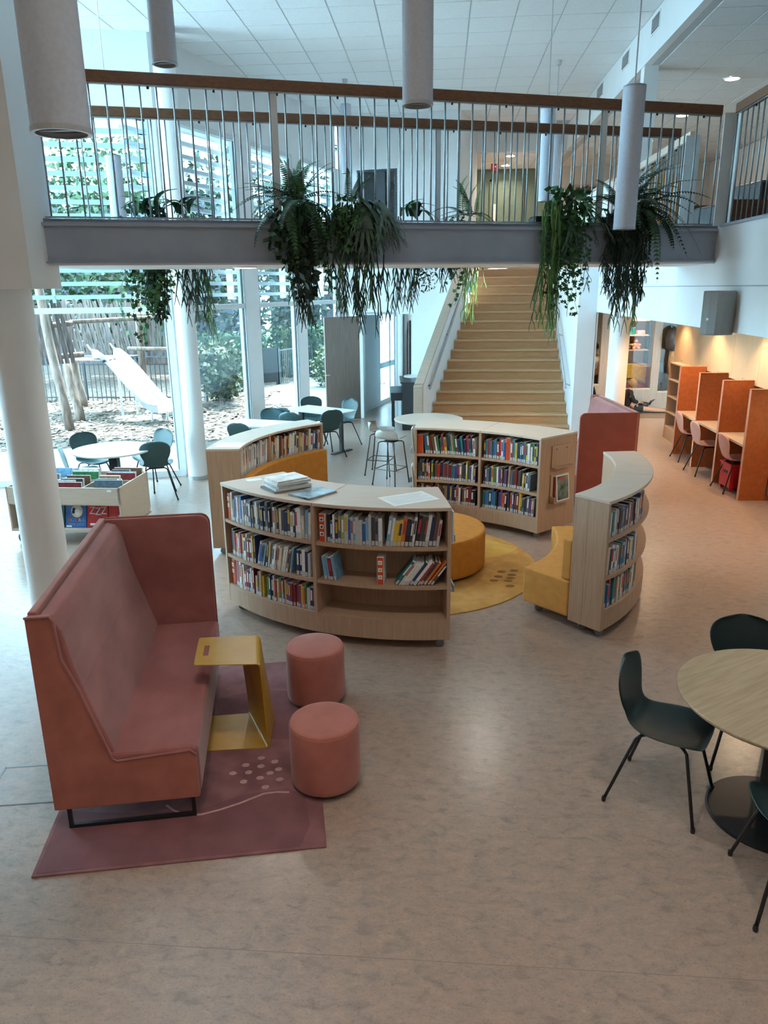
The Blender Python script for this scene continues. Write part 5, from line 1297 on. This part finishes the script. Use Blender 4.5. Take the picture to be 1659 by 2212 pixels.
spread(p, ANT[:2], 3, 22, (.42,.50), (-70,0), (-40,-10), (.1,-.05,.15))
leaf_cloud(160, .24,.12,.16, (0,-.04,.22), .08, G_I, 23, parent=p)
hang(p, VINES, 22, 24, (-.24,.20), (.5,.95))
hang(p, STR_L, 22, 25, (-.26,-.06), (.85,1.22))
p = plant('hanging_fern', 'spreading fern with dense dark coral-like stems at the right', 1.76)
spread(p, FRONDS, 16, 31, (.46,.64), (-40,30), (0,60), (.06,-.02,.16)); spread(p, FRONDS[:3], 14, 38, (.44,.60), (-60,10), (-45,5), (.10,-.06,.16))
spread(p, FRONDS[:3], 10, 32, (.42,.62), (-110,-5), (-45,15), (.10,-.04,.14))
spread(p, FRONDS[:2], 5, 33, (.36,.46), (-200,-150), (5,40))
hang(p, STR_T, 46, 34, (-.28,.16), (.55,.90), yj=.10)
hang(p, STR_D, 12, 35, (-.10,.18), (.85,1.15)); hang(p, STR_L, 9, 36, (-.08,.12), (.95,1.22))
leaf_cloud(260, .20,.12,.22, (-.06,-.10,.02), .06, G_B, 37, parent=p)
# far edge of the bridge: +x of the plant points the other way
p = plant('hanging_ivy', 'ivy with a dark trailing tail beyond the bridge at the left', -2.86, True)
spread(p, BLADES, 12, 41, (.26,.45), (0,360), (25,75)); leaf_cloud(90, .22,.10,.10, (0,-.02,.20), .07, G_D, 42, parent=p)
hang(p, VINES, 13, 43, (-.24,.24), (.75,1.15)); hang(p, STR_D, 10, 44, (-.12,.06), (.8,1.15)); leaf_cloud(240, .10,.06,.42, (-.03,-.12,-.45), .07, G_B, 45, parent=p)
p = plant('rhipsalis', 'thin leafless hanging stems in front of the slender column', -2.50, True)
spread(p, BLADES, 9, 51, (.30,.42), (0,360), (15,60)); spread(p, ANT[1:2], 2, 52, (.4,.45), (150,210), (-10,20))
hang(p, STR_D+STR_L[4:], 22, 53, (-.20,.10), (.85,1.28)); leaf_cloud(160, .09,.07,.26, (.20,-.1,-.35), .035, G_L, 54, parent=p)
p = plant('rhipsalis', 'dark hanging stems with broad leaves above the oak door', -.33, True)
spread(p, BLADES, 10, 61, (.30,.42), (0,360), (20,65)); spread(p, BLADES[:1], 3, 62, (.36,.46), (-20,30), (-75,-45), (.18,-.1,-.1))
hang(p, STR_D, 20, 63, (-.12,.22), (.70,1.05)); leaf_cloud(260, .14,.08,.22, (-.22,-.1,-.38), .03, G_D, 64, parent=p)
p = plant('hanging_fern', 'upright fern with pale green tails in front of the stairs', .24, True)
spread(p, FRONDS, 7, 71, (.34,.48), (-30,30), (10,60)); spread(p, FRONDS, 7, 75, (.34,.48), (150,210), (10,75)); hang(p, STR_L, 14, 72, (-.24,-.06), (.75,1.10)); hang(p, STR_D, 9, 73, (0,.18), (.5,.75)); hang(p, VINES[:2], 3, 74, (-.2,.2), (.5,.9))
# ================================================================== SUNSHADES
M_SLAT = mat('white sunshade slat', (.74,.77,.78), .5, .03)
for P, t0, t1, lb, sgn in ((A,-.35,6.3,'white horizontal sunshade slats outside the playground window',1),(B,-.2,6.2,'white horizontal sunshade slats outside the receding windows',1)):
    s = thing('sunshade', lb, 'sunshade', (0,0,0), 0, 'sunshades outside the glazing')
    for k in range(14):
        z = 2.78+.192*k; a, b = P(t0,.42), P(t1,.42)
        MB().beam((a[0],a[1],z),(b[0],b[1],z),.09,.06).obj('slat', M_SLAT, s).rotation_euler = (0,0,0)
    for t in ((.1,1.7,3.3,4.9) if P is A else (.3,2.3,4.2,5.9)):
        a, b = P(t,.36), P(t,.48); MB().beam((a[0],a[1],4.05),(b[0],b[1],4.05),.03,2.7).obj('bracket_post', M_SLAT, s)
# ================================================================== PLAYGROUND
GRD = mat('wood chip ground', (.060,.040,.028), .95, .35, 16, bump=.5, bscale=40, col2=(.17,.125,.095), detail=8)
PAVE = mat('pale paving', (.40,.39,.37), .9, .08, 3)
gpoly = [A(7.5,.13), A(0,.13), (K[0]-.15,K[1]+.08), B(0,.13), B(6.1,.13), (-1.9,24.3), (3,24.3), (3,42), (-34,42), (-34,4)]
struct(MB().prism(gpoly, -.12, -.04).obj('ground_outside', GRD), 'sunlit wood chip ground of the playground', 'ground')
pv = struct(MB().prism([A(7.5,.13), A(-.1,.13), A(-.1,3.0), A(7.5,3.1)], -.04, -.03).obj('pavement', PAVE), 'pale paving along the glazed front', 'pavement')
struct(MB().prism([(-4.55,19.6),(-2.1,18.2),(-1.8,24.2),(-2.0,30),(-4.6,30)], -.04, -.03).obj('path_far', mat('grey blue pavers',(.16,.18,.21),.9,.12,8)), 'grey paved path beyond the last window', 'path')
r = random.Random(3); cm = MB()
for _ in range(3800):
    t = r.uniform(-2.5,8); o = r.uniform(3.1,10.5); p = A(t,o)
    if p[0] > -2.2+(p[1]-17.2)*.3-.6 or p[0] > -4.7 and p[1] > 19.5: continue
    L = r.uniform(.03,.09); w = L*.35; a = r.uniform(0,6.3)
    cm.box((-L,-w,0),(L,w,.008), Matrix.Translation((p[0],p[1],-.038+r.uniform(0,.02))) @ Matrix.Rotation(a,4,'Z') @ Matrix.Rotation(r.uniform(-.35,.35),4,'Y'))
tag(cm.obj('wood_chips', mat('wood chips',(.12,.085,.06),.9,.4,2.5,col2=(.27,.205,.16))), 'loose pale wood chips scattered over the playground', 'wood chips', kind='stuff')
M_LOG = mat('weathered log', (.155,.105,.08), .85, .2, 6, stretch=(3,3,.6), bump=.4, bscale=20, col2=(.23,.165,.13))
M_PLK = mat('weathered plank', (.085,.063,.055), .85, .25, 5, stretch=(5,5,.7), bump=.3, bscale=20, col2=(.17,.13,.115))
M_STL = mat('brushed slide steel', (.62,.65,.70), .28, .04, 10, metal=.85)
tw = thing('play_tower', 'weathered log play tower with plank palisades behind the window', 'play tower', (0,0,0))
def log(p0, p1, r0, r1=None, name='log_post'):
    p0, p1 = Vector(p0), Vector(p1); mid = [p0.lerp(p1,k/5)+Vector((.03*sin(k*1.7),.02*cos(k*2.1),0)) for k in range(6)]
    return MB().tube(mid, [r0+(r1 or r0)*0-(r0-(r1 or r0*.85))*k/5 for k in range(6)], 12).obj(name, M_LOG, tw, smooth=True)
log((-8.04,15.67,-.05),(-8.50,15.95,3.3),.105)
log((-8.37,16.88,-.05),(-8.66,17.1,1.35),.11)
log((-9.34,19.07,-.05),(-9.45,19.0,1.45),.13)
log((-7.42,18.6,-.05),(-7.45,18.7,2.85),.10)
log((-6.35,18.6,-.05),(-6.30,18.7,2.7),.10)
for p0, p1, rr in (((-8.6,16.1,2.15),(-8.1,16.5,2.20),.06),((-8.2,16.6,2.22),(-6.2,18.2,2.28),.05),((-8.55,16.2,1.48),(-7.98,16.6,1.52),.06),((-7.5,18.35,2.32),(-6.0,18.25,2.30),.045),((-7.6,18.2,1.52),(-6.0,18.1,1.50),.05)):
    log(p0, p1, rr, rr, 'log_rail')
for k in range(7):
    MB().box((-9.3,17.5+.22*k,1.25),(-7.95+.06*k,17.71+.22*k,1.30)).obj('deck_plank', M_PLK, tw)
MB().beam((-7.45,18.62,1.20),(-6.1,18.62,1.20),.06,.16).obj('deck_edge', M_PLK, tw)
r = random.Random(9)
def palisade(x0, y0, x1, y1, z0, z1, n, lean=0.):
    for k in range(n):
        t = (k+.5)/n; x, y = x0+(x1-x0)*t, y0+(y1-y0)*t; w = hypot(x1-x0,y1-y0)/n*.74; zt_ = z1+r.uniform(-.12,.10); l_ = lean+r.uniform(-.04,.04)
        ux, uy = (x1-x0)/hypot(x1-x0,y1-y0), (y1-y0)/hypot(x1-x0,y1-y0)
        vs = [(-w/2,0,z0),(w/2,0,z0),(w/2*.9+l_*(zt_-z0),0,zt_),(-w/2*.9+l_*(zt_-z0),0,zt_+r.uniform(-.03,.03))]
        pts = [(x+a*ux+b*(-uy),y+a*uy+b*ux,c) for b in (0,.025) for a,_,c in vs]
        MB().add(pts,[(0,1,2,3),(7,6,5,4),(0,4,5,1),(1,5,6,2),(2,6,7,3),(3,7,4,0)]).obj('palisade_board', M_PLK, tw)
palisade(-8.62,15.9,-8.0,16.3,1.35,2.75,6,-.10)
palisade(-9.4,18.9,-7.5,18.9,1.32,2.65,14,-.16)
palisade(-7.35,18.75,-6.2,18.75,1.30,2.75,9,.08)
palisade(-10.6,17.5,-9.3,18.7,1.3,2.5,9,.0)
sd = thing('slide', 'shiny metal slide running down towards the window', 'slide', (0,0,0))
d = Vector((-.79,.61,0)); sv = Vector((.61,.79,0)); b0 = Vector((-6.18,16.6,0))
prof = [(-.10,.24),(.25,.25),(.5,.31),(1.0,.62),(1.5,.93),(2.0,1.22),(2.3,1.33),(2.6,1.34)]
def ribbon(off0, off1, h0, h1, name, th=.012):
    vs = []; fs = []
    for s_, z in prof:
        p = b0+d*s_
        for o, h in ((off0,h0),(off1,h1)):
            q = p+sv*o; vs.append((q.x,q.y,z+h))
    for i in range(len(prof)-1): fs.append((2*i,2*i+1,2*i+3,2*i+2))
    MB().add(vs,fs).obj(name, M_STL, sd, solid=th)
ribbon(-.27,.27,0,0,'chute'); ribbon(-.27,-.30,0,.17,'side_cheek'); ribbon(.27,.30,0,.17,'side_cheek')
for o in (-.30,.30):
    MB().tube([tuple(b0+d*s_+sv*o+Vector((0,0,z+.17))) for s_, z in prof]+[tuple(b0+d*2.75+sv*o+Vector((0,0,1.62)))], .024, 8).obj('side_rail', M_STL, sd, smooth=True)
for s_, z in ((.3,.22),(1.6,.95)):
    for o in (-.2,.2): p = b0+d*s_+sv*o; MB().tube([(p.x,p.y,-.05),(p.x,p.y,z)],.03,8).obj('support', M_STL, sd)
tag(MB().lathe([(.55,-.04),(.55,-.022),(0,-.02)],40,cap=False).obj('sand_disc', mat('tan rubber disc',(.46,.38,.26),.9)), 'flat tan rubber disc in the chips beside the slide', 'disc').location = (-7.15,17.3,0)
M_FEN = mat('black fence paint', (.018,.022,.024), .5)
FB = MB().box((-.011,-.006,0),(.011,.006,1)).mesh('fence_bar', M_FEN)
def fence(label, a, b, h, sp=.11):
    f = thing('metal_fence', label, 'fence', (a[0],a[1],-.04), atan2(b[1]-a[1],b[0]-a[0]), 'black bar fences in the garden')
    L = hypot(b[0]-a[0],b[1]-a[1])
    for z in (.10,h-.06): MB().box((0,-.012,z),(L,.012,z+.035)).obj('rail', M_FEN, f)
    for k in range(int(L/sp)+1): o = link('fence_bar', FB, f); o.location = (k*sp,0,.02); o.scale = (1,1,h-.02)
    for x in (0,L/2,L): MB().box((x-.03,-.03,0),(x+.03,.03,h+.04)).obj('post', M_FEN, f)
fence('black bar fence behind the slide', (-13,20.0), (-6.3,20.05), 1.05, .13)
fence('black bar fence running away behind the pale shrub', (-6.05,20.3), (-5.62,23.7), .95)
fence('black bar fence behind the last windows', (-5.1,23.9), (-3.6,27.5), 1.1)
gt = thing('garden_gate', 'black solid garden gate in the bar fence', 'gate', (-5.6,23.75,-.04), rad(8))
MB().box((0,-.02,.08),(.42,.02,1.15)).obj('leaf', M_FEN, gt)
for x in (-.04,.42): MB().box((x,-.04,0),(x+.06,.04,1.25)).obj('post', M_FEN, gt)
# ================================================================== SHRUBS, TREES, HOUSES
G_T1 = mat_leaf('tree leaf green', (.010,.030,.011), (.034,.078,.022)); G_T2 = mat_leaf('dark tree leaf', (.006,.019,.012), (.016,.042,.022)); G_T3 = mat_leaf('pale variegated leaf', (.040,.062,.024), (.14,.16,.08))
def shrub(label, c, rx, ry, rz, n, size, m, seed, name='shrub', box=False):
    t = thing(name, label, 'hedge' if box else 'shrub', (c[0],c[1],-.04), 0, 'garden shrubs and hedges')
    leaf_cloud(n, rx, ry, rz, (0,0,c[2]), size, m, seed, 'leaves', t, .1, not box)
    MB().tube([(0,0,0),(.02,.02,c[2])],[.05,.03],7).obj('stem', M_LOG, t)
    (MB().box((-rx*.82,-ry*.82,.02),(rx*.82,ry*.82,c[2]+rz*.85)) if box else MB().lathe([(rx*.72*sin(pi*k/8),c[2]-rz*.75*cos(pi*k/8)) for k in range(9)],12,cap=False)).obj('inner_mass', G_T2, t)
    return t
shrub('pale variegated shrub beside the slender column outside', (-5.75,19.5,.95), .75,.7,.75, 1600, .13, G_T3, 1)
shrub('low leafy shrub at the foot of the bar fence', (-5.9,20.2,.35), .5,.5,.38, 500, .12, G_T1, 2)
shrub('clipped green hedge behind the pale shrub', (-6.9,24.5,.8), 1.5,.5,.8, 2200, .13, G_T1, 3, 'hedge', True)
shrub('clipped green hedge behind the black gate', (-4.9,26.2,.85), .9,.5,.85, 1700, .13, G_T1, 4, 'hedge', True)
shrub('light shrub beyond the last window', (-3.45,23.2,.6), .5,.5,.65, 700, .12, G_T3, 5)
def tree(label, x, y, zc_, rx, rz, n, m, seed, size=.24):
    t = thing('tree', label, 'tree', (x,y,-.05), 0, 'trees beyond the playground')
    MB().tube([(0,0,0),(.05,.02,zc_*.6),(.0,.1,zc_)],[.16,.13,.07],9).obj('trunk', M_LOG, t, smooth=True)
    for k in range(4):
        a = k*1.7+seed; MB().tube([(0,0,zc_*.5),(rx*.5*cos(a),rx*.5*sin(a),zc_*.5+rz*.6)],[.06,.02],6).obj('branch', M_LOG, t)
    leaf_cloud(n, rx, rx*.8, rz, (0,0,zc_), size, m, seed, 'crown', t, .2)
for i, (x, y, z, rx, rz, n, m, lb) in enumerate((
    (-14.5,23,3.4,3.0,3.2,3600,G_T1,'bright green tree at the far left beyond the palisade'),(-10.5,25,3.9,2.8,3.4,3600,G_T1,'leafy tree behind the slide'),(-7.0,27,4.2,2.8,3.6,3400,G_T2,'dark tree behind the clipped hedge'),
    (-3.8,29,4.3,2.6,3.6,3000,G_T2,'dark tree seen through the last window'),(-12.5,29,6.5,3.4,3.2,3200,G_T1,'tall tree rising behind the sunshades'),(-18,27,5.5,3.4,4.2,3000,G_T2,'dark tree at the edge of the left window'),(-1.2,31,4.5,2.4,3.4,1800,G_T2,'tree beyond the corridor window'))):
    tree(lb, x, y, z, rx, rz, n, m, i+1)
def house(label, x0, x1, y, h, wallm, wins):
    b = thing('house', label, 'building', (x0,y,-.05), 0, 'houses beyond the garden')
    MB().box((0,0,0),(x1-x0,5,h)).obj('wall', wallm, b)
    MB().box((-.2,-.25,h),(x1-x0+.2,5.2,h+.25)).obj('roof', M_STEEL, b)
    for x, z, w, hh in wins:
        f = MB().box((x-.06,-.05,z-.06),(x+w+.06,.0,z+hh+.06)).obj('window', M_FRAME, b); MB().box((x,-.06,z),(x+w,-.05,z+hh)).obj('pane', gl, f)
house('grey slatted house behind the palisade', -17, -8.4, 31, 6.5, mat('blue grey cladding',(.09,.11,.14),.8,.15,3,stretch=(.3,1,12)), ((1,1,1.2,1.6),(3.4,1,1.2,1.6),(5.8,1,1.2,1.6),(1,3.8,1.2,1.4),(3.4,3.8,1.2,1.4),(5.8,3.8,1.2,1.4)))
house('dark house behind the far trees', -7.5, 3, 34, 7, mat('dark slate cladding',(.035,.05,.06),.85,.15,3,stretch=(.3,1,12)), ((1,1,1.2,1.6),(4,1,1.2,1.6),(7,1,1.2,1.6),(1,4,1.2,1.4),(4,4,1.2,1.4),(7,4,1.2,1.4)))
# ================================================================== PEOPLE
M_SKIN = mat('skin', (.52,.29,.20), .55, .05, 20)
def skin_mesh(name, joints, bones, m, parent, root=0, sub=2):
    """one continuous surface grown around connected joints (x,y,z,r)"""
    me = bpy.data.meshes.new(name); me.from_pydata([j[:3] for j in joints], bones, [])
    me.materials.append(m); o = bpy.data.objects.new(name, me); COL.objects.link(o); o.parent = parent
    md = o.modifiers.new('skin','SKIN'); md.use_smooth_shade = True
    lay = me.skin_vertices[0].data if me.skin_vertices else None
    if lay is None:
        bm = bmesh.new(); bm.from_mesh(me); bm.verts.layers.skin.verify(); bm.to_mesh(me); bm.free(); lay = me.skin_vertices[0].data
    for v, j in zip(lay, joints):
        rr = j[3] if isinstance(j[3], tuple) else (j[3], j[3]); v.radius = rr; v.use_root = False
    lay[root].use_root = True
    s = o.modifiers.new('smooth','SUBSURF'); s.levels = sub; s.render_levels = sub
    return o
def head(parent, p, r, yaw, tilt, hair_m, long_hair=False):
    h = bpy.data.objects.new('head', None)
    M = Matrix.Translation(p) @ Matrix.Rotation(yaw,4,'Z') @ Matrix.Rotation(tilt,4,'Y')
    o = MB().lathe([(r*.0,-1.15*r),(r*.45,-1.08*r),(r*.72,-.8*r),(r*.86,-.35*r),(r*.93,.1*r),(r*.88,.6*r),(r*.6,1.0*r),(0,1.15*r)],18,cap=False).obj('head', M_SKIN, parent, smooth=True); o.matrix_local = M @ Matrix.Diagonal((1.08,.92,1,1))
    nz = MB().tube([(r*.92,0,.12*r),(r*1.18,0,-.22*r),(r*.92,0,-.28*r)],[.05*r,.12*r,.05*r],6).obj('nose', M_SKIN, o)
    for s in (-1,1):
        MB().lathe([(0,-.1*r),(.11*r,0),(0,.1*r)],8,Matrix.Translation((r*.86,s*.34*r,.06*r)),cap=False).obj('eye', M_BLACKM, o)
        MB().lathe([(0,-.22*r),(.14*r,0),(0,.22*r)],8,Matrix.Translation((0,s*.97*r,-.02*r)),cap=False).obj('ear', M_SKIN, o)
    MB().box((r*.84,-.2*r,-.52*r),(r*.90,.2*r,-.46*r)).obj('mouth', mat('lip',(.4,.13,.11),.5), o)
    prof = [(.80*r,-.9*r if long_hair else -.25*r),(1.02*r,-.3*r),(1.07*r,.2*r),(1.0*r,.72*r),(.66*r,1.15*r),(0,1.3*r)]
    vs = []; fs = []; n = 20
    for rr, z in prof:
        for k in range(n):
            a = pi*.30+2*pi*.70*k/(n-1); vs.append((rr*cos(a)*1.05-.06*r,rr*sin(a)*.95,z))
    for i in range(len(prof)-1):
        for k in range(n-1): a = i*n+k; fs.append((a,a+1,a+n+1,a+n))
    cap0 = len(vs); vs.append((0,0,1.3*r))
    MB().add(vs,fs).obj('hair', hair_m, o, smooth=True, solid=.02)
    fr_ = MB().lathe([(0,1.3*r),(.55*r,1.2*r),(.98*r,.78*r),(1.02*r,.55*r)],18,cap=False).obj('hair_crown', hair_m, o, smooth=True)
    return o
def hand(parent, p, dirv, m=M_SKIN, s=1.0):
    """small palm with five bent fingers"""
    d = Vector(dirv).normalized(); u = d.cross(Vector((0,0,1))); u = u.normalized() if u.length > .1 else Vector((1,0,0)); w = u.cross(d)
    p = Vector(p); J = [(*p,.020*s),(*(p+d*.045*s),.026*s)]; E_ = [(0,1)]
    for k, L in enumerate((.050,.058,.054,.042)):
        off = u*(.026-.0175*k)*s; a = p+d*.062*s+off; b = a+d*L*.6*s-w*.008*s; c = b+d*L*.35*s-w*.022*s
        i = len(J); J += [(*a,.0085*s),(*b,.0078*s),(*c,.0065*s)]; E_ += [(1,i),(i,i+1),(i+1,i+2)]
    a = p+d*.02*s+u*.03*s; b = a+d*.03*s+u*.018*s; i = len(J); J += [(*a,.0095*s),(*b,.0075*s)]; E_ += [(0,i),(i,i+1)]
    return skin_mesh('hand', J, E_, m, parent, 0, 1)
blk = mat('black jersey', (.012,.012,.014), .9); drk = mat('dark trousers', (.02,.02,.025), .85); wht = mat('white shirt cloth', (.62,.62,.62), .85)
hb = mat('dark blond hair', (.30,.18,.085), .6, .2, 40, stretch=(20,20,2)); hd = mat('dark brown hair', (.035,.02,.014), .6)
# child reading on the floor, legs stretched towards the booths
k1 = thing('person', 'child in black hoodie sitting on the floor with legs stretched out', 'person', (4.42,17.88,.012))
skin_mesh('body', [(0,0,.11,.105),(-.03,0,.28,.10),(-.02,0,.46,.095),(.02,0,.55,.045),(.03,0,.60,.04),(.30,.07,.10,.07),(.55,.06,.075,.055),(.82,.05,.045,.035),(.86,.06,.10,.028),(.30,-.07,.10,.07),(.56,-.06,.07,.055),(.84,-.05,.042,.035),(.88,-.05,.10,.028),(-.02,.13,.48,.05),(.06,.17,.30,.04),(.22,.09,.24,.03),(-.02,-.13,.48,.05),(.06,-.17,.30,.04),(.22,-.09,.24,.03)],
    [(0,1),(1,2),(2,3),(3,4),(0,5),(5,6),(6,7),(7,8),(0,9),(9,10),(10,11),(11,12),(2,13),(13,14),(14,15),(2,16),(16,17),(17,18)], M_SKIN, k1)
skin_mesh('hoodie', [(0,0,.13,.125),(-.03,0,.28,.122),(-.02,0,.46,.115),(.0,0,.54,.07),(-.02,.14,.48,.06),(.06,.18,.30,.05),(.18,.11,.25,.042),(-.02,-.14,.48,.06),(.06,-.18,.30,.05),(.18,-.11,.25,.042)], [(0,1),(1,2),(2,3),(2,4),(4,5),(5,6),(2,7),(7,8),(8,9)], blk, k1)
skin_mesh('shorts', [(0,0,.11,.12),(.16,.06,.10,.09),(.34,.07,.10,.078),(.16,-.06,.10,.09),(.34,-.07,.10,.078)], [(0,1),(1,2),(0,3),(3,4)], drk, k1)
MB().beam((.092,-.03,.36),(.088,.01,.44),.012,.03).beam((.095,-.05,.28),(.092,-.01,.33),.012,.03).beam((.095,-.02,.22),(.093,.02,.27),.012,.03).obj('chest_print', wht, k1)
head(k1, (.06,0,.66), .085, rad(-25), rad(38), hb, True)
hand(k1, (.22,.09,.24), (.9,-.3,-.1), s=.8); hand(k1, (.22,-.09,.24), (.9,.3,-.1), s=.8)
toy = thing('toy_whale', 'black and white plush whale on the sitting child\'s lap', 'plush toy', (4.76,17.87,.20))
MB().lathe([(0,-.14),(.05,-.10),(.07,0),(.05,.09),(0,.14)],12,Matrix.Rotation(pi/2,4,'Y'),cap=False).obj('body', MATS['cover black'], toy, smooth=True)
MB().lathe([(0,-.10),(.04,-.06),(.05,0),(.03,.07),(0,.10)],12,Matrix.Translation((0,0,-.03)) @ Matrix.Rotation(pi/2,4,'Y'),cap=False).obj('belly', wht, toy, smooth=True)
MB().tube([(.12,0,.0),(.17,0,.08),(.25,0,.12)],[.03,.028,.006],8).obj('tail', MATS['cover black'], toy, smooth=True)
# standing child inside the glazed room, back to us
k2 = thing('person', 'standing child in white shirt seen from behind through the glass', 'person', (4.10,20.6,0))
def stander(o, H, top, bot, hair):
    f = H/1.3
    S = lambda L: [(x*f,y*f,z*f,r*f) for x,y,z,r in L]
    skin_mesh('body', S([(0,0,.62,.10),(0,0,.80,.095),(0,0,.97,.09),(0,0,1.04,.045),(0,0,1.09,.042),(.065,0,.58,.07),(.07,0,.32,.05),(.07,0,.06,.035),(.07,.10,.03,.03),(-.065,0,.58,.07),(-.07,0,.32,.05),(-.07,0,.06,.035),(-.07,.10,.03,.03),(.13,0,.96,.045),(.17,.02,.76,.036),(.16,.08,.60,.028),(-.13,0,.96,.045),(-.17,.02,.76,.036),(-.16,.08,.60,.028)]),
        [(0,1),(1,2),(2,3),(3,4),(0,5),(5,6),(6,7),(7,8),(0,9),(9,10),(10,11),(11,12),(2,13),(13,14),(14,15),(2,16),(16,17),(17,18)], M_SKIN, o)
    skin_mesh('shirt', S([(0,0,.64,.12),(0,0,.80,.115),(0,0,.97,.108),(0,0,1.03,.06),(.135,0,.96,.058),(.17,.02,.80,.05),(-.135,0,.96,.058),(-.17,.02,.80,.05)]), [(0,1),(1,2),(2,3),(2,4),(4,5),(2,6),(6,7)], top, o)
    skin_mesh('trousers', S([(0,0,.62,.115),(.065,0,.55,.082),(.07,0,.32,.065),(.07,0,.10,.055),(-.065,0,.55,.082),(-.07,0,.32,.065),(-.07,0,.10,.055)]), [(0,1),(1,2),(2,3),(0,4),(4,5),(5,6)], bot, o)
    head(o, (0,.01*f,1.19*f), .088*f, rad(90), rad(8), hair)
    hand(o, (.16*f,.08*f,.60*f), (0,.2,-1), s=.8); hand(o, (-.16*f,.08*f,.60*f), (0,.2,-1), s=.8)
stander(k2, 1.42, wht, drk, hd)
# seated person mostly hidden by the stair wall, one black sleeve in view
k3 = thing('person', 'seated person in black mostly hidden behind the white stair wall', 'person', (3.04,16.0,0))
skin_mesh('body', [(0,0,.44,.12),(0,0,.62,.12),(0,0,.80,.11),(.0,0,.90,.05),(0,0,.95,.045),(.05,.30,.44,.075),(.06,.36,.22,.055),(.06,.34,.04,.04),(.06,.46,.03,.035),(-.12,.30,.44,.075),(-.12,.36,.22,.055),(-.12,.34,.04,.04),(-.12,.46,.03,.035),(.14,0,.80,.055),(.19,.0,.58,.042),(.17,.02,.42,.030),(-.14,0,.80,.055),(-.18,.05,.60,.042),(-.12,.22,.52,.03)],
    [(0,1),(1,2),(2,3),(3,4),(0,5),(5,6),(6,7),(7,8),(0,9),(9,10),(10,11),(11,12),(2,13),(13,14),(14,15),(2,16),(16,17),(17,18)], M_SKIN, k3)
skin_mesh('jumper', [(0,0,.46,.14),(0,0,.62,.138),(0,0,.80,.125),(0,0,.88,.07),(.145,0,.80,.07),(.195,0,.60,.06),(.18,.01,.50,.052),(-.145,0,.80,.07),(-.185,.05,.60,.058),(-.14,.18,.54,.05)], [(0,1),(1,2),(2,3),(2,4),(4,5),(5,6),(2,7),(7,8),(8,9)], blk, k3)
skin_mesh('trousers', [(0,0,.44,.135),(.05,.30,.44,.088),(.06,.36,.22,.07),(.06,.34,.08,.06),(-.12,.30,.44,.088),(-.12,.36,.22,.07),(-.12,.34,.08,.06)], [(0,1),(1,2),(2,3),(0,4),(4,5),(5,6)], drk, k3)
head(k3, (0,.03,1.06), .10, rad(90), rad(15), hd)
hand(k3, (.17,.02,.42), (0,.15,-1)); hand(k3, (-.12,.22,.52), (.5,.8,-.1))
stl = thing('floor_stool', 'grey round stool under the seated person in black', 'stool', (3.04,16.02,0))
MB().lathe([(.20,.28),(.21,.30),(.21,.32),(.18,.335),(0,.34)],28,cap=False).obj('seat', M_GREY, stl, smooth=True)
for k in range(4): a = k*pi/2+.6; MB().tube([(.12*cos(a),.12*sin(a),.29),(.17*cos(a),.17*sin(a),0)],.012,6).obj('leg', M_BLACKM, stl)
tag(MB().lathe([(.20,0),(.24,.05),(.20,.16),(.10,.23),(0,.25)],24,cap=False).obj('bean_cushion', mat('mauve cloth',(.20,.15,.16),.9), smooth=True), 'mauve floor cushion beside the seated person in black', 'cushion').location = (3.40,15.7,0)
